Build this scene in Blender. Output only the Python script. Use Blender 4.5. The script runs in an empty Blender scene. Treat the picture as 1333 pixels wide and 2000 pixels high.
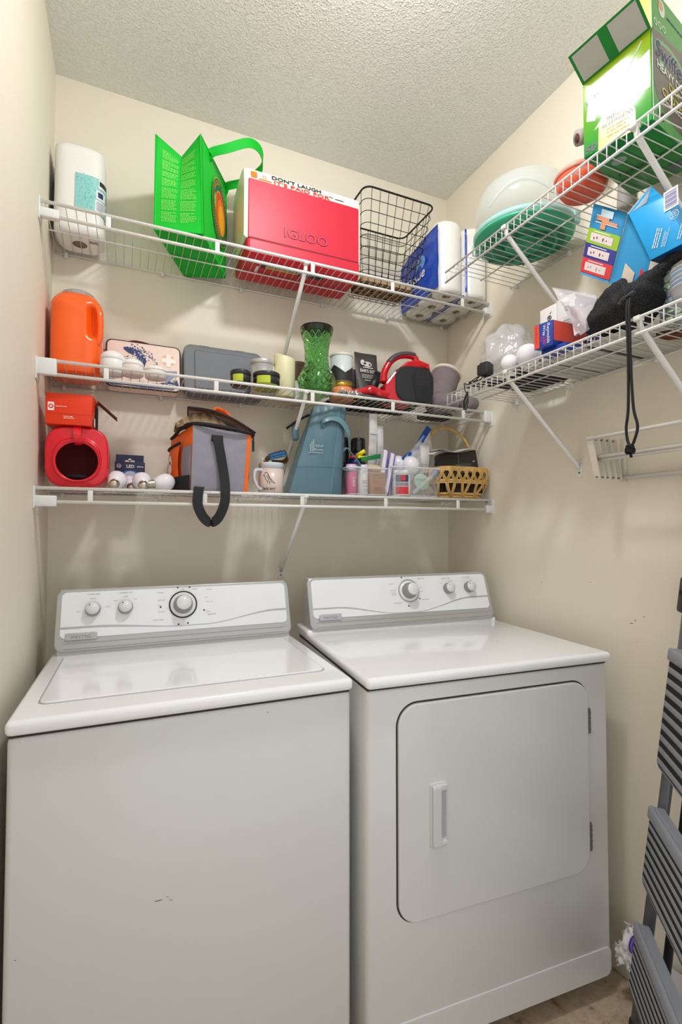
import bpy, bmesh, math, random
from mathutils import Vector, Matrix, noise
R = math.radians
sc = bpy.context.scene
col = sc.collection

# ---------------------------------------------------------------- camera, light, exposure
CAMZ = 1.255
cam_d = bpy.data.cameras.new('camera'); cam = bpy.data.objects.new('camera', cam_d); col.objects.link(cam)
cam_d.sensor_fit = 'HORIZONTAL'; cam_d.sensor_width = 36.0; cam_d.lens = 961.4 / 1333 * 36.0
cam_d.clip_start = 0.02; cam_d.clip_end = 50
cam.location = (0, 0, CAMZ)
cam.rotation_euler = (R(90) + 0.0297, 0.0, -0.4173)
sc.camera = cam
sc.view_settings.view_transform = 'Standard'; sc.view_settings.look = 'None'
sc.view_settings.gamma = 1.0; sc.view_settings.use_curve_mapping = False
sc.view_settings.exposure = 0.28
world = bpy.data.worlds.new('hall_light'); sc.world = world; world.use_nodes = True
bg = world.node_tree.nodes['Background']; bg.inputs[0].default_value = (0.975, 0.985, 1.0, 1); bg.inputs[1].default_value = 0.80
LAMP = (0.52, 0.82, 2.66); LAMP_W = 140.0

# ---------------------------------------------------------------- materials
def lin(h):
    h = h.lstrip('#'); c = [int(h[i:i+2], 16) / 255 for i in (0, 2, 4)]
    return [x / 12.92 if x <= 0.04045 else ((x + 0.055) / 1.055) ** 2.4 for x in c] + [1.0]
MATS = {}
def M(name, color='#ffffff', rough=0.5, metal=0.0, spec=0.5, trans=0.0, ior=1.45, alpha=1.0, bump=0.0, bscale=200.0,
      var=0.0, vscale=8.0, emit=0.0, coat=0.0, sss=0.0, bdist=0.002):
    if name in MATS: return MATS[name]
    m = bpy.data.materials.new(name); m.use_nodes = True; nt = m.node_tree; b = nt.nodes['Principled BSDF']
    c = lin(color); b.inputs['Base Color'].default_value = c
    b.inputs['Roughness'].default_value = rough; b.inputs['Metallic'].default_value = metal
    b.inputs['Specular IOR Level'].default_value = spec; b.inputs['IOR'].default_value = ior
    b.inputs['Transmission Weight'].default_value = trans; b.inputs['Alpha'].default_value = alpha
    b.inputs['Coat Weight'].default_value = coat
    if emit: b.inputs['Emission Color'].default_value = c; b.inputs['Emission Strength'].default_value = emit
    tc = nt.nodes.new('ShaderNodeTexCoord')
    if bump:
        n = nt.nodes.new('ShaderNodeTexNoise'); n.inputs['Scale'].default_value = bscale; n.inputs['Detail'].default_value = 3
        nt.links.new(tc.outputs['Object'], n.inputs['Vector'])
        bp = nt.nodes.new('ShaderNodeBump'); bp.inputs['Strength'].default_value = bump; bp.inputs['Distance'].default_value = bdist
        nt.links.new(n.outputs['Fac'], bp.inputs['Height']); nt.links.new(bp.outputs['Normal'], b.inputs['Normal'])
    if var:
        n = nt.nodes.new('ShaderNodeTexNoise'); n.inputs['Scale'].default_value = vscale; n.inputs['Detail'].default_value = 4
        nt.links.new(tc.outputs['Object'], n.inputs['Vector'])
        mx = nt.nodes.new('ShaderNodeMix'); mx.data_type = 'RGBA'
        mx.inputs[6].default_value = [x * (1 - var) for x in c[:3]] + [1]; mx.inputs[7].default_value = [min(1, x * (1 + var)) for x in c[:3]] + [1]
        nt.links.new(n.outputs['Fac'], mx.inputs[0]); nt.links.new(mx.outputs[2], b.inputs['Base Color'])
    MATS[name] = m
    return m

# ---------------------------------------------------------------- mesh builder
def V(*a): return Vector(a) if len(a) > 1 else Vector(a[0])
def frame(o, u, v):
    u = Vector(u).normalized(); v = Vector(v); v = (v - u * v.dot(u)).normalized(); n = u.cross(v)
    m = Matrix.Identity(4)
    for i in range(3):
        m[i][0] = u[i]; m[i][1] = v[i]; m[i][2] = n[i]; m[i][3] = o[i]
    return m
_txt = {}
def text_mesh(s, extrude):
    k = (s, extrude)
    if k not in _txt:
        cu = bpy.data.curves.new('t', 'FONT'); cu.body = s; cu.size = 1.0; cu.extrude = extrude; cu.resolution_u = 3
        cu.align_x = 'CENTER'; cu.align_y = 'BOTTOM_BASELINE'
        ob = bpy.data.objects.new('t', cu); col.objects.link(ob)
        me = bpy.data.meshes.new_from_object(ob.evaluated_get(bpy.context.evaluated_depsgraph_get()))
        _txt[k] = ([v.co.copy() for v in me.vertices], [tuple(p.vertices) for p in me.polygons])
        bpy.data.objects.remove(ob); bpy.data.curves.remove(cu); bpy.data.meshes.remove(me)
    return _txt[k]
class MB:
    def __init__(s, mx=None): s.v = []; s.f = []; s.mi = []; s.sm = []; s.mats = []; s.M = mx.copy() if mx else Matrix.Identity(4)
    def idx(s, m):
        if m not in s.mats: s.mats.append(m)
        return s.mats.index(m)
    def add(s, vs, fs, m, smooth=False):
        o = len(s.v); i = s.idx(m)
        s.v += [s.M @ Vector(v) for v in vs]
        for f in fs: s.f.append([o + k for k in f]); s.mi.append(i); s.sm.append(smooth)
        return s
    def bm(s, b, m, smooth=False):
        b.verts.ensure_lookup_table(); b.verts.index_update()
        s.add([v.co.copy() for v in b.verts], [[v.index for v in f.verts] for f in b.faces], m, smooth); b.free(); return s
    def box(s, x0, x1, y0, y1, z0, z1, m, r=0.0, seg=2, smooth=None):
        if x1 < x0: x0, x1 = x1, x0
        if y1 < y0: y0, y1 = y1, y0
        if z1 < z0: z0, z1 = z1, z0
        b = bmesh.new(); bmesh.ops.create_cube(b, size=1.0)
        for v in b.verts: v.co = Vector(((x0 + x1) / 2 + v.co.x * (x1 - x0), (y0 + y1) / 2 + v.co.y * (y1 - y0), (z0 + z1) / 2 + v.co.z * (z1 - z0)))
        if r: bmesh.ops.bevel(b, geom=b.edges[:] + b.verts[:], offset=min(r, .49 * min(x1 - x0, y1 - y0, z1 - z0)), segments=seg, profile=.5, affect='EDGES')
        return s.bm(b, m, bool(r) if smooth is None else smooth)
    def hexa(s, p, m, r=0.0):
        # p: 4 bottom corners (ccw), 4 top corners
        b = bmesh.new(); vs = [b.verts.new(q) for q in p]
        for f in ((3, 2, 1, 0), (4, 5, 6, 7), (0, 1, 5, 4), (1, 2, 6, 5), (2, 3, 7, 6), (3, 0, 4, 7)): b.faces.new([vs[i] for i in f])
        bmesh.ops.recalc_face_normals(b, faces=b.faces[:])
        if r: bmesh.ops.bevel(b, geom=b.edges[:] + b.verts[:], offset=r, segments=2, profile=.5, affect='EDGES')
        return s.bm(b, m, bool(r))
    def prism(s, poly, h0, h1, m, r=0.0, smooth=False):
        # poly in local xy, extruded in z
        b = bmesh.new(); lo = [b.verts.new((p[0], p[1], h0)) for p in poly]; hi = [b.verts.new((p[0], p[1], h1)) for p in poly]
        n = len(poly); b.faces.new(lo[::-1]); top = b.faces.new(hi)
        for i in range(n): b.faces.new((lo[i], lo[(i + 1) % n], hi[(i + 1) % n], hi[i]))
        bmesh.ops.recalc_face_normals(b, faces=b.faces[:])
        if r:
            es = [e for e in top.edges]
            bmesh.ops.bevel(b, geom=es, offset=r, segments=2, profile=.5, affect='EDGES')
        return s.bm(b, m, smooth)
    def lathe(s, prof, m, c=(0, 0, 0), n=32, smooth=True, rf=None, zf=None, sx=1.0, sy=1.0):
        vs = []; fs = []; k = len(prof)
        for j, (r, z) in enumerate(prof):
            for i in range(n):
                a = 2 * math.pi * i / n; rr = max(r, 1e-5) * (rf(a, j / (k - 1), z) if rf else 1.0)
                vs.append((c[0] + rr * math.cos(a) * sx, c[1] + rr * math.sin(a) * sy, c[2] + z))
        for j in range(k - 1):
            for i in range(n):
                i2 = (i + 1) % n; fs.append((j * n + i, j * n + i2, (j + 1) * n + i2, (j + 1) * n + i))
        if k > 2 and prof[0][0] > 1e-4: fs.append(tuple(range(n))[::-1])
        if k > 2 and prof[-1][0] > 1e-4: fs.append(tuple((k - 1) * n + i for i in range(n)))
        return s.add(vs, fs, m, smooth)
    def cyl(s, p0, p1, r, m, n=16, r1=None, cap=True, smooth=True):
        return s.tube([p0, p1], r if r1 is None else [r, r1], m, n, cap=cap, smooth=smooth)
    def tube(s, pts, r, m, n=8, closed=False, cap=True, smooth=True, flat=1.0, up=None):
        pts = [Vector(p) for p in pts]; k = len(pts); vs = []; fs = []
        rs = r if isinstance(r, (list, tuple)) else [r] * k
        T = []
        for i in range(k):
            a = pts[(i - 1) % k] if (closed or i) else pts[i]; b = pts[(i + 1) % k] if (closed or i < k - 1) else pts[i]
            T.append((b - a).normalized() if (b - a).length > 1e-9 else Vector((0, 0, 1)))
        u = Vector(up) if up else (Vector((0, 0, 1)) if abs(T[0].z) < .9 else Vector((1, 0, 0)))
        for i in range(k):
            u = u - T[i] * u.dot(T[i]); u = u.normalized() if u.length > 1e-6 else T[i].orthogonal().normalized(); w = T[i].cross(u)
            for j in range(n):
                a = 2 * math.pi * j / n; vs.append(pts[i] + u * (math.cos(a) * rs[i]) + w * (math.sin(a) * rs[i] * flat))
        for i in range(k if closed else k - 1):
            i2 = (i + 1) % k
            for j in range(n):
                j2 = (j + 1) % n; fs.append((i * n + j, i * n + j2, i2 * n + j2, i2 * n + j))
        if not closed and cap: fs.append(tuple(range(n))[::-1]); fs.append(tuple((k - 1) * n + j for j in range(n)))
        return s.add(vs, fs, m, smooth)
    def strap(s, pts, wdir, w, t, m, smooth=False):
        # flat band: pts centre line, wdir width direction (vector or list)
        pts = [Vector(p) for p in pts]; k = len(pts); vs = []; fs = []
        for i in range(k):
            a = pts[max(i - 1, 0)]; b = pts[min(i + 1, k - 1)]; T = (b - a).normalized()
            d = Vector(wdir[i] if isinstance(wdir, list) else wdir); d = (d - T * d.dot(T)).normalized(); n = T.cross(d)
            for sx, sy in ((-1, -1), (1, -1), (1, 1), (-1, 1)): vs.append(pts[i] + d * (sx * w / 2) + n * (sy * t / 2))
        for i in range(k - 1):
            for j in range(4): j2 = (j + 1) % 4; fs.append((i * 4 + j, i * 4 + j2, i * 4 + 4 + j2, i * 4 + 4 + j))
        fs.append((3, 2, 1, 0)); fs.append(tuple((k - 1) * 4 + j for j in range(4)))
        return s.add(vs, fs, m, smooth)
    def grid(s, fn, nu, nv, m, smooth=True, closed_u=False, thick=0.0):
        P = [[Vector(fn(i / nu, j / nv)) for i in range(nu + (0 if closed_u else 1))] for j in range(nv + 1)]
        w = len(P[0]); fs = []
        for j in range(nv):
            for i in range(w if closed_u else w - 1): i2 = (i + 1) % w; fs.append((j * w + i, j * w + i2, (j + 1) * w + i2, (j + 1) * w + i))
        vs = [p for row in P for p in row]
        if thick:
            nr = [Vector((0, 0, 0)) for _ in vs]
            for f in fs:
                n = (vs[f[1]] - vs[f[0]]).cross(vs[f[2]] - vs[f[0]])
                for k in f: nr[k] += n
            N = len(vs); vs2 = [v + (n.normalized() if n.length > 0 else Vector((0, 0, 1))) * thick for v, n in zip(vs, nr)]
            f2 = [tuple(k + N for k in f) for f in fs]; ed = {}
            for f in fs:
                for a, b in zip(f, f[1:] + f[:1]):
                    if (b, a) in ed: del ed[(b, a)]
                    else: ed[(a, b)] = 1
            side = [(b, a, a + N, b + N) for a, b in ed]
            vs = vs + vs2; fs = [f[::-1] for f in fs] + f2 + side
        return s.add(vs, fs, m, smooth)
    def ball(s, c, r, m, n=24, sz=1.0, sx=1.0, sy=1.0):
        prof = [(r * math.sin(math.pi * i / (n // 2)), -r * sz * math.cos(math.pi * i / (n // 2))) for i in range(n // 2 + 1)]
        return s.lathe(prof, m, c, n, sx=sx, sy=sy)
    def text(s, t, x, y, size, m, z=0.0, extrude=0.0, width=None, rot=0.0, shear=0.0, bold=0.0):
        if bold:
            for i, (dx, dy) in enumerate(((1, 0), (-1, 0), (0, 1), (0, -1))): s.text(t, x + dx * bold, y + dy * bold, size, m, z + .00008 * (i + 1), width=width, rot=rot, shear=shear)
        vs, fs = text_mesh(t, 0.0); sx = 1.0
        if not vs: return s
        w = max(v.x for v in vs) - min(v.x for v in vs)
        if width: sx = width / (w * size)
        ca, sa = math.cos(rot), math.sin(rot); out = []
        for v in vs:
            px = v.x * size * sx + v.y * size * shear; py = v.y * size
            out.append((x + px * ca - py * sa, y + px * sa + py * ca, z))
        return s.add(out, fs, m)
    def rrect(s, x0, x1, y0, y1, r, z0, z1, m, seg=6, bev=0.0, smooth=False):
        return s.prism(rr(x0, x1, y0, y1, r, seg), z0, z1, m, r=bev, smooth=smooth)
    def disc(s, x, y, r, m, z=0.0, n=20, ry=None):
        return s.add([(x + r * math.cos(2 * math.pi * i / n), y + (ry or r) * math.sin(2 * math.pi * i / n), z) for i in range(n)], [tuple(range(n))], m)
    def quad(s, x0, x1, y0, y1, m, z=0.0): return s.add([(x0, y0, z), (x1, y0, z), (x1, y1, z), (x0, y1, z)], [(0, 1, 2, 3)], m)
    def lines(s, x0, x1, ys, h, m, z=0.0, seed=1, ragged=0.25):
        # rows of tiny print
        rd = random.Random(seed)
        for y in ys:
            x = x0; e = x1 - rd.random() * ragged * (x1 - x0)
            while x < e:
                w = h * (1.2 + rd.random() * 4); s.quad(x, min(x + w, e), y, y + h, m, z); x += w + h * .7
        return s
    def build(s, name, parent=None, origin=None, label=None, subsurf=0, solid=0.0):
        if origin is None:
            if parent: origin = parent.get('_o', (0, 0, 0))
            else:
                xs = [v.x for v in s.v]; ys = [v.y for v in s.v]; origin = ((min(xs) + max(xs)) / 2, (min(ys) + max(ys)) / 2, min(v.z for v in s.v))
        o = Vector(origin); me = bpy.data.meshes.new(name)
        me.from_pydata([v - o for v in s.v], [], s.f)
        for m in s.mats: me.materials.append(m)
        me.polygons.foreach_set('material_index', s.mi); me.polygons.foreach_set('use_smooth', s.sm); me.update()
        ob = bpy.data.objects.new(name, me); col.objects.link(ob)
        if parent:
            ob.parent = parent; ob.location = o - Vector(parent.get('_o', (0, 0, 0)))
        else: ob.location = o
        ob['_o'] = tuple(o)
        if label: ob['label'] = label
        if any(s.sm):
            md = ob.modifiers.new('n', 'WEIGHTED_NORMAL') if False else None
        if solid: md = ob.modifiers.new('t', 'SOLIDIFY'); md.thickness = solid; md.offset = 0
        if subsurf: md = ob.modifiers.new('s', 'SUBSURF'); md.levels = subsurf; md.render_levels = subsurf
        return ob
def rr(x0, x1, y0, y1, r, seg=6):
    p = []
    for cx, cy, a0 in ((x1 - r, y0 + r, -90), (x1 - r, y1 - r, 0), (x0 + r, y1 - r, 90), (x0 + r, y0 + r, 180)):
        for i in range(seg + 1): a = R(a0 + 90 * i / seg); p.append((cx + r * math.cos(a), cy + r * math.sin(a)))
    return p
def thing(name, label, cat, loc, group=None):
    o = bpy.data.objects.new(name, None); col.objects.link(o); o.location = loc; o.empty_display_size = .03
    o['_o'] = tuple(loc); return tag(o, label, cat, group)
def tag(o, label, cat, group=None, kind=None):
    o['label'] = label; o['category'] = cat
    if group: o['group'] = group
    if kind: o['kind'] = kind
    return o
def copy_tree(src, delta, label, group=None):
    def cp(o, parent):
        c = o.copy(); col.objects.link(c); c.parent = parent
        if parent: c.matrix_parent_inverse = o.matrix_parent_inverse
        for ch in [x for x in col.objects if x.parent == o]: cp(ch, c)
        return c
    r = cp(src, None); r.location = Vector(src.location) + Vector(delta); r['label'] = label
    if group: r['group'] = group
    return r
def struct(mb, name, **k):
    o = mb.build(name, **k); o['kind'] = 'structure'; return o
def smoothstep(t): t = max(0, min(1, t)); return t * t * (3 - 2 * t)
def bez(p, n=16):
    # Catmull-Rom through points
    P = [Vector(q) for q in p]; P = [P[0] * 2 - P[1]] + P + [P[-1] * 2 - P[-2]]; out = []
    for i in range(1, len(P) - 2):
        for k in range(n):
            t = k / n; a, b, c, d = P[i - 1:i + 3]
            out.append(.5 * ((2 * b) + (c - a) * t + (2 * a - 5 * b + 4 * c - d) * t * t + (3 * b - a - 3 * c + d) * t ** 3))
    out.append(P[-2]); return out
# ---------------------------------------------------------------- room
XL, XR, YB, ZF, ZC = -0.222, 1.347, 1.84, -0.04, 2.759
def wall_mat(name, c):
    m = M(name, c, rough=.62, spec=.3, bump=.12, bscale=160, bdist=.0015)
    return m
wallm = wall_mat('cream_wall_paint', '#eae2d0')
def ceil_mat():
    m = M('textured_ceiling_paint', '#f1f0ea', rough=.85, spec=.15); nt = m.node_tree; b = nt.nodes['Principled BSDF']
    tc = nt.nodes.new('ShaderNodeTexCoord'); n = nt.nodes.new('ShaderNodeTexNoise'); n.inputs['Scale'].default_value = 110; n.inputs['Detail'].default_value = 3.5; n.inputs['Distortion'].default_value = .9
    n2 = nt.nodes.new('ShaderNodeTexVoronoi'); n2.inputs['Scale'].default_value = 150
    nt.links.new(tc.outputs['Object'], n.inputs['Vector']); nt.links.new(tc.outputs['Object'], n2.inputs['Vector'])
    ad = nt.nodes.new('ShaderNodeMath'); ad.operation = 'MULTIPLY_ADD'; ad.inputs[1].default_value = -.45
    nt.links.new(n2.outputs['Distance'], ad.inputs[0]); nt.links.new(n.outputs['Fac'], ad.inputs[2])
    rp = nt.nodes.new('ShaderNodeMapRange'); rp.inputs[1].default_value = .2; rp.inputs[2].default_value = .62
    nt.links.new(ad.outputs[0], rp.inputs[0])
    bp = nt.nodes.new('ShaderNodeBump'); bp.inputs['Strength'].default_value = .8; bp.inputs['Distance'].default_value = .0035
    nt.links.new(rp.outputs[0], bp.inputs['Height']); nt.links.new(bp.outputs['Normal'], b.inputs['Normal'])
    return m
def floor_mat():
    m = M('mottled_beige_vinyl', '#b5a28c', rough=.45, spec=.4); nt = m.node_tree; b = nt.nodes['Principled BSDF']
    tc = nt.nodes.new('ShaderNodeTexCoord'); n = nt.nodes.new('ShaderNodeTexNoise'); n.inputs['Scale'].default_value = 26; n.inputs['Detail'].default_value = 8; n.inputs['Roughness'].default_value = .7
    nt.links.new(tc.outputs['Object'], n.inputs['Vector'])
    cr = nt.nodes.new('ShaderNodeValToRGB'); e = cr.color_ramp.elements
    e[0].position = .33; e[0].color = lin('#8c765f'); e[1].position = .62; e[1].color = lin('#cbb9a2'); x = e.new(.46); x.color = lin('#b8a48c')
    nt.links.new(n.outputs['Fac'], cr.inputs[0]); nt.links.new(cr.outputs[0], b.inputs['Base Color'])
    return m
b = MB(); b.box(XL - .1, XR + .1, YB, YB + .1, ZF - .05, ZC + .05, wallm); struct(b, 'wall_back')
nail = M('nail_hole', '#5d5443', rough=.9)
b = MB(); b.box(XL - .1, XL, -.25, YB, ZF - .05, ZC + .05, wallm); struct(b, 'wall_left')
b = MB(); b.box(XR, XR + .1, -.25, YB, ZF - .05, ZC + .05, wallm)
b.M = frame((XR - .0004, 0, 0), (0, -1, 0), (0, 0, 1))      # scuffs on the paint, x = -y, y = z
rd = random.Random(4)
for (y, z, w, h) in ((.955, .985, .004, .0025), (.93, 1.0, .003, .002), (.967, .975, .009, .0018), (.95, .925, .002, .002), (1.1, 1.08, .006, .0012), (.86, .72, .003, .002), (1.3, 1.06, .004, .0012)):
    b.quad(-y - w / 2, -y + w / 2, z, z + h, nail)
struct(b, 'wall_right')
b = MB(); b.box(XL - .1, XR + .1, -.25, YB + .1, ZC, ZC + .06, ceil_mat()); struct(b, 'ceiling')
b = MB(); b.box(XL - .1, XR + .1, -.25, YB + .1, ZF - .06, ZF, floor_mat()); struct(b, 'floor')
trim = M('white_trim_paint', '#dedad0', rough=.4)
b = MB(); b.box(XR - .014, XR, -.25, YB - .014, ZF, ZF + .062, trim, r=.004); struct(b, 'baseboard_right')
b = MB(); b.box(XL, XR, YB - .014, YB, ZF, ZF + .062, trim, r=.004); struct(b, 'baseboard_back')
b = MB(); b.box(XL, XL + .014, -.25, YB - .014, ZF, ZF + .062, trim, r=.004); struct(b, 'baseboard_left')

# ceiling lamp: the room's own light, just above the frame
lx, ly, lz = LAMP
L = thing('ceiling_lamp', 'round frosted dome lamp flush on the textured ceiling', 'lamp', (lx, ly, ZC))
b = MB(); b.lathe([(0, 0), (.15, 0), (.155, -.012), (.15, -.03), (0, -.03)], M('lamp_pan', '#e8e6e0', rough=.4), (lx, ly, ZC), 40); b.build('lamp_base', L)
b = MB(); b.lathe([(.082, -.0301), (.079, -.055), (.062, -.078), (.035, -.090), (0, -.094)], M('lamp_glass', '#fbfbff', emit=LAMP_W), (lx, ly, ZC), 40); b.build('lamp_shade', L)

# ---------------------------------------------------------------- wire shelves
wm = M('white_shelf_vinyl', '#e6e5e1', rough=.32, spec=.5)
pm = M('white_shelf_plastic', '#e2e2df', rough=.4)
screw = M('screw_steel', '#6d6a64', rough=.4, metal=.8)
def wire_shelf(label, mx, L, D, lip, tabs, braces, name='wire_shelf', clips=(), mid=(.14,), rod=.0048, brk=None, brk_end=None, wires_bend=False):
    T = thing(name, label, 'shelf', mx @ V(L / 2, D / 2, 0))
    b = MB(mx); n = int(L / .0254); wr = .00125
    for i in range(n + 1):
        x = .012 + i * (L - .024) / n
        if wires_bend: b.tube([(x, D, -wr - .0006), (x, .004, -wr - .0006), (x, 0.0, -.004), (x, -.001, -lip)], wr * 1.15, wm, 5)
        else: b.tube([(x, D, -wr - .0004), (x, .002, -wr - .0004), (x, -.0048, -.003)], wr, wm, 5)
    b.build('deck_wires', T)
    fr = -.0055
    b = MB(mx); b.cyl((.004, 0, fr), (L - .004, 0, fr), rod if not wires_bend else .0032, wm, 12); b.build('front_rod', T)
    b = MB(mx); b.cyl((.004, 0, -lip), (L - .004, 0, -lip), rod if not wires_bend else .0036, wm, 12); b.build('lower_rod', T)
    for y in mid: b = MB(mx); b.cyl((.006, y, -.0045), (L - .006, y, -.0045), .0024, wm, 8); b.build('middle_rod', T)
    b = MB(mx); b.cyl((.006, D - .004, -.0055), (L - .006, D - .004, -.0055), .0028, wm, 8); b.build('back_rod', T)
    for x in tabs:
        b = MB(mx); b.box(x - .007, x + .007, -.003, .003, -lip, fr, wm, r=.002); b.build('spacer', T)
    for x in braces:
        b = MB(mx); yw = D + .005 - .004
        b.tube([(x, .004, -.010), (x, .010, -.028), (x, yw - .012, -.268), (x, yw, -.285)], [.006, .0075, .0075, .005], wm, 10, flat=.75)
        b.box(x - .010, x + .010, yw - .0005, yw + .0035, -.31, -.268, wm, r=.0015)
        b.box(x - .008, x + .008, -.006, .012, -.014, -.002, wm, r=.002)
        b.M = mx @ frame((x, yw - .0006, -.297), (1, 0, 0), (0, 0, 1)); b.disc(0, 0, .0035, screw, z=.0002)
        b.build('support_brace', T)
    for x in clips:
        b = MB(mx); b.box(x - .006, x + .006, D - .012, D + .005, -.018, -.0006, pm, r=.003); b.build('wall_clip', T)
    if brk:
        for e in (0, 1):
            b = MB(mx); x0, x1 = (0.0, brk[0]) if e == 0 else (L - (brk_end or brk[0]), L)
            b.box(x0, x1, -.010, .010, brk[2], brk[1], pm, r=.003)
            fx0, fx1 = (0, .004) if e == 0 else (L - .004, L)
            b.box(fx0, fx1, -.016, .034, -lip - .018, -.0006, pm, r=.0015)
            sx = .0045 if e == 0 else L - .0045
            b.M = mx @ frame((sx, .024, -.012), (0, 1, 0), (0, 0, 1)) if e == 0 else mx @ frame((sx, .024, -.012), (0, -1, 0), (0, 0, 1))
            b.disc(0, 0, .0035, screw, z=.0004)
            b.build('end_bracket', T)
    return T
Z1, Z2, Z3, ZR1, ZR2 = 2.160, 1.718, 1.366, 2.166, 1.7255
YF = 1.553; DL = YB - .004 - YF
tabx = [-.049, .262, .583, .896, 1.212]
for z, lab, tb, bk, be in ((Z1, 'top one of the three wire shelves on the back wall', tabx, (.05, -.026, -.052), .03),
                   (Z2, 'middle one of the three wire shelves on the back wall, carrying the green vase', tabx, (.05, -.0008, -.047), .036),
                   (Z3, 'lowest wire shelf on the back wall, above the washing machine', [-.085, .23, .547, .865, 1.183], (.055, -.026, -.056), .03)):
    wire_shelf(lab, Matrix.Translation((XL, YF, z)), XR - XL, DL, .043, [t - XL for t in tb], [.56 - XL], clips=[.04, .34, .62, .95, 1.25, 1.53], mid=(.148,), brk=bk, brk_end=be)
XF = 1.042; DR = XR - .004 - XF
for z, lab in ((ZR1, 'upper wire shelf on the right wall, under the cake carrier'), (ZR2, 'lower wire shelf on the right wall, under the black mesh bag')):
    mx = Matrix(((0, 1, 0, XF), (-1, 0, 0, 1.434), (0, 0, 1, z), (0, 0, 0, 1)))
    wire_shelf(lab, mx, 1.434 - .12, DR, .042, [], [.299, .713, 1.12], clips=[.036, .28, .56, .9, 1.2], mid=(.155,), wires_bend=True)

# ---------------------------------------------------------------- washer and dryer
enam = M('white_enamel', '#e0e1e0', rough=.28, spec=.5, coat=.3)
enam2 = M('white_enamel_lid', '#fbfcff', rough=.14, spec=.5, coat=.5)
gap = M('dark_gap', '#3a372f', rough=.8)
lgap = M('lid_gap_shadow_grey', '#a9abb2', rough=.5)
cons = M('console_white', '#f0f3f6', rough=.18, coat=.4)
csil = M('console_silver', '#b9bab8', rough=.3, metal=.35)
cgrey = M('console_grey', '#cdcdcb', rough=.4)
knobg = M('knob_grey', '#9a9b9b', rough=.35, metal=.2); knobw = M('knob_white', '#e6e7e8', rough=.25)
ink = M('grey_print', '#8f9194', rough=.5); inkd = M('dark_print', '#4a3038', rough=.5); black = M('black_ring', '#24262a', rough=.4)
def rotz(o, a): return Matrix.Translation(o) @ Matrix.Rotation(a, 4, 'Z')
def knob(parent, F, u, v, r, name='knob'):
    b = MB(F); b.lathe([(r, 0), (r, .004), (r * .93, .018), (r * .88, .021)], knobg, (u, v, .0085), 32)
    b.lathe([(r * .88, 0.0), (r * .84, .003), (0, .0035)], knobw, (u, v, .0295), 32)
    b.disc(u - r * .35, v + r * .45, .0018, inkd, z=.0335, n=10); b.build(name, parent)
def dial(parent, F, u, v, ring):
    b = MB(F); b.lathe([(.0415, 0), (.0415, .003), (.0385, .0035), (.0385, .001)], ring, (u, v, .008), 48)
    b.lathe([(.0385, 0), (.037, .004), (0, .0045)], cons, (u, v, .008), 48); b.build('dial_plate', parent)
    b = MB(F); b.lathe([(.029, 0), (.028, .008), (.0225, .03), (.022, .033)], knobg, (u, v, .0125), 40)
    b.lathe([(.022, 0), (.0205, .003), (0, .0035)], knobw, (u, v, .0455), 40); b.build('dial_knob', parent)
def console(parent, mx, x0, x1, y0, zb, dials, knobs, wave, ring, tilt, plate, words, marks):
    # body: profile in (y, z) swept along x
    h = .172
    F = mx @ frame((x0, y0 + .005, zb + .026), (1, 0, 0), (0, tilt, .142)); W = x1 - x0; Hh = math.hypot(tilt, .142)
    b = MB(mx)
    prof = [(y0, zb), (y0 + .002, zb + .03), (y0 + .006 + tilt, zb + .168), (y0 + tilt + .02, zb + h + .002), (y0 + tilt + .06, zb + h - .004), (y0 + .125, zb + .12), (y0 + .13, zb)]
    vs = [(x0 + (.006 if k == 0 else W - .006), p[0], p[1]) for k in (0, 1) for p in prof]; n = len(prof)
    b.add(vs, [tuple(range(n)), tuple(range(n, 2 * n))[::-1]] + [(i, n + i, n + (i + 1) % n, (i + 1) % n) for i in range(n)], cgrey)
    c = b.build('console', parent)
    b = MB(F); b.rrect(-.002, W + .002, -.018, Hh + .006, .022, -.004, .006, csil, bev=.003); b.build('console_frame', c, origin=tuple(F @ V(W / 2, 0, 0)))
    b = MB(F); b.rrect(.011, W - .011, .018, Hh - .002, .014, .006, .0082, cons, bev=.001)
    b.quad(.02, W - .02, -.012, -.0105, ink, z=.0066); b.quad(.02, W - .02, .003, .0042, ink, z=.0066)
    up = [(.012 + (W - .024) * i / 60, wave(i / 60)) for i in range(61)]
    vs = []; fs = []
    for i, (x, (v, t)) in enumerate(up): vs += [(x, v - t / 2, .0086), (x, v + t / 2, .0086)]
    for i in range(60): fs.append((2 * i, 2 * i + 2, 2 * i + 3, 2 * i + 1))
    b.add(vs, fs, csil)
    for t, u, v, s in words: b.text(t, u, v, s, ink, z=.0086)
    for u, v in marks: b.disc(u, v, .0028, inkd, z=.0087, n=10)
    for du, dv in dials:
        for k in range(14):
            a = 2 * math.pi * k / 14 + .2; b.quad(du + .047 * math.cos(a) - .001, du + .047 * math.cos(a) + .001, dv + .047 * math.sin(a) - .0006, dv + .047 * math.sin(a) + .0006, ink, z=.0086)
    b.build('control_panel', c, origin=tuple(F @ V(W / 2, .1, 0)))
    for du, dv in dials: dial(parent, F, du, dv, ring)
    for ku, kv in knobs: knob(parent, F, ku, kv, .0205)
    b = MB(F); b.rrect(plate[0], plate[1], plate[2], plate[3], .003, .0082, .0115, M('nameplate_silver', '#bcbdbf', rough=.25, metal=.7), bev=.0008)
    b.text('MAYTAG', (plate[0] + plate[1]) / 2, plate[2] + .0045, (plate[3] - plate[2]) * .62, M('nameplate_print', '#80828a', rough=.4), z=.0118, width=(plate[1] - plate[0]) * .6)
    b.build('nameplate', parent)
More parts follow.
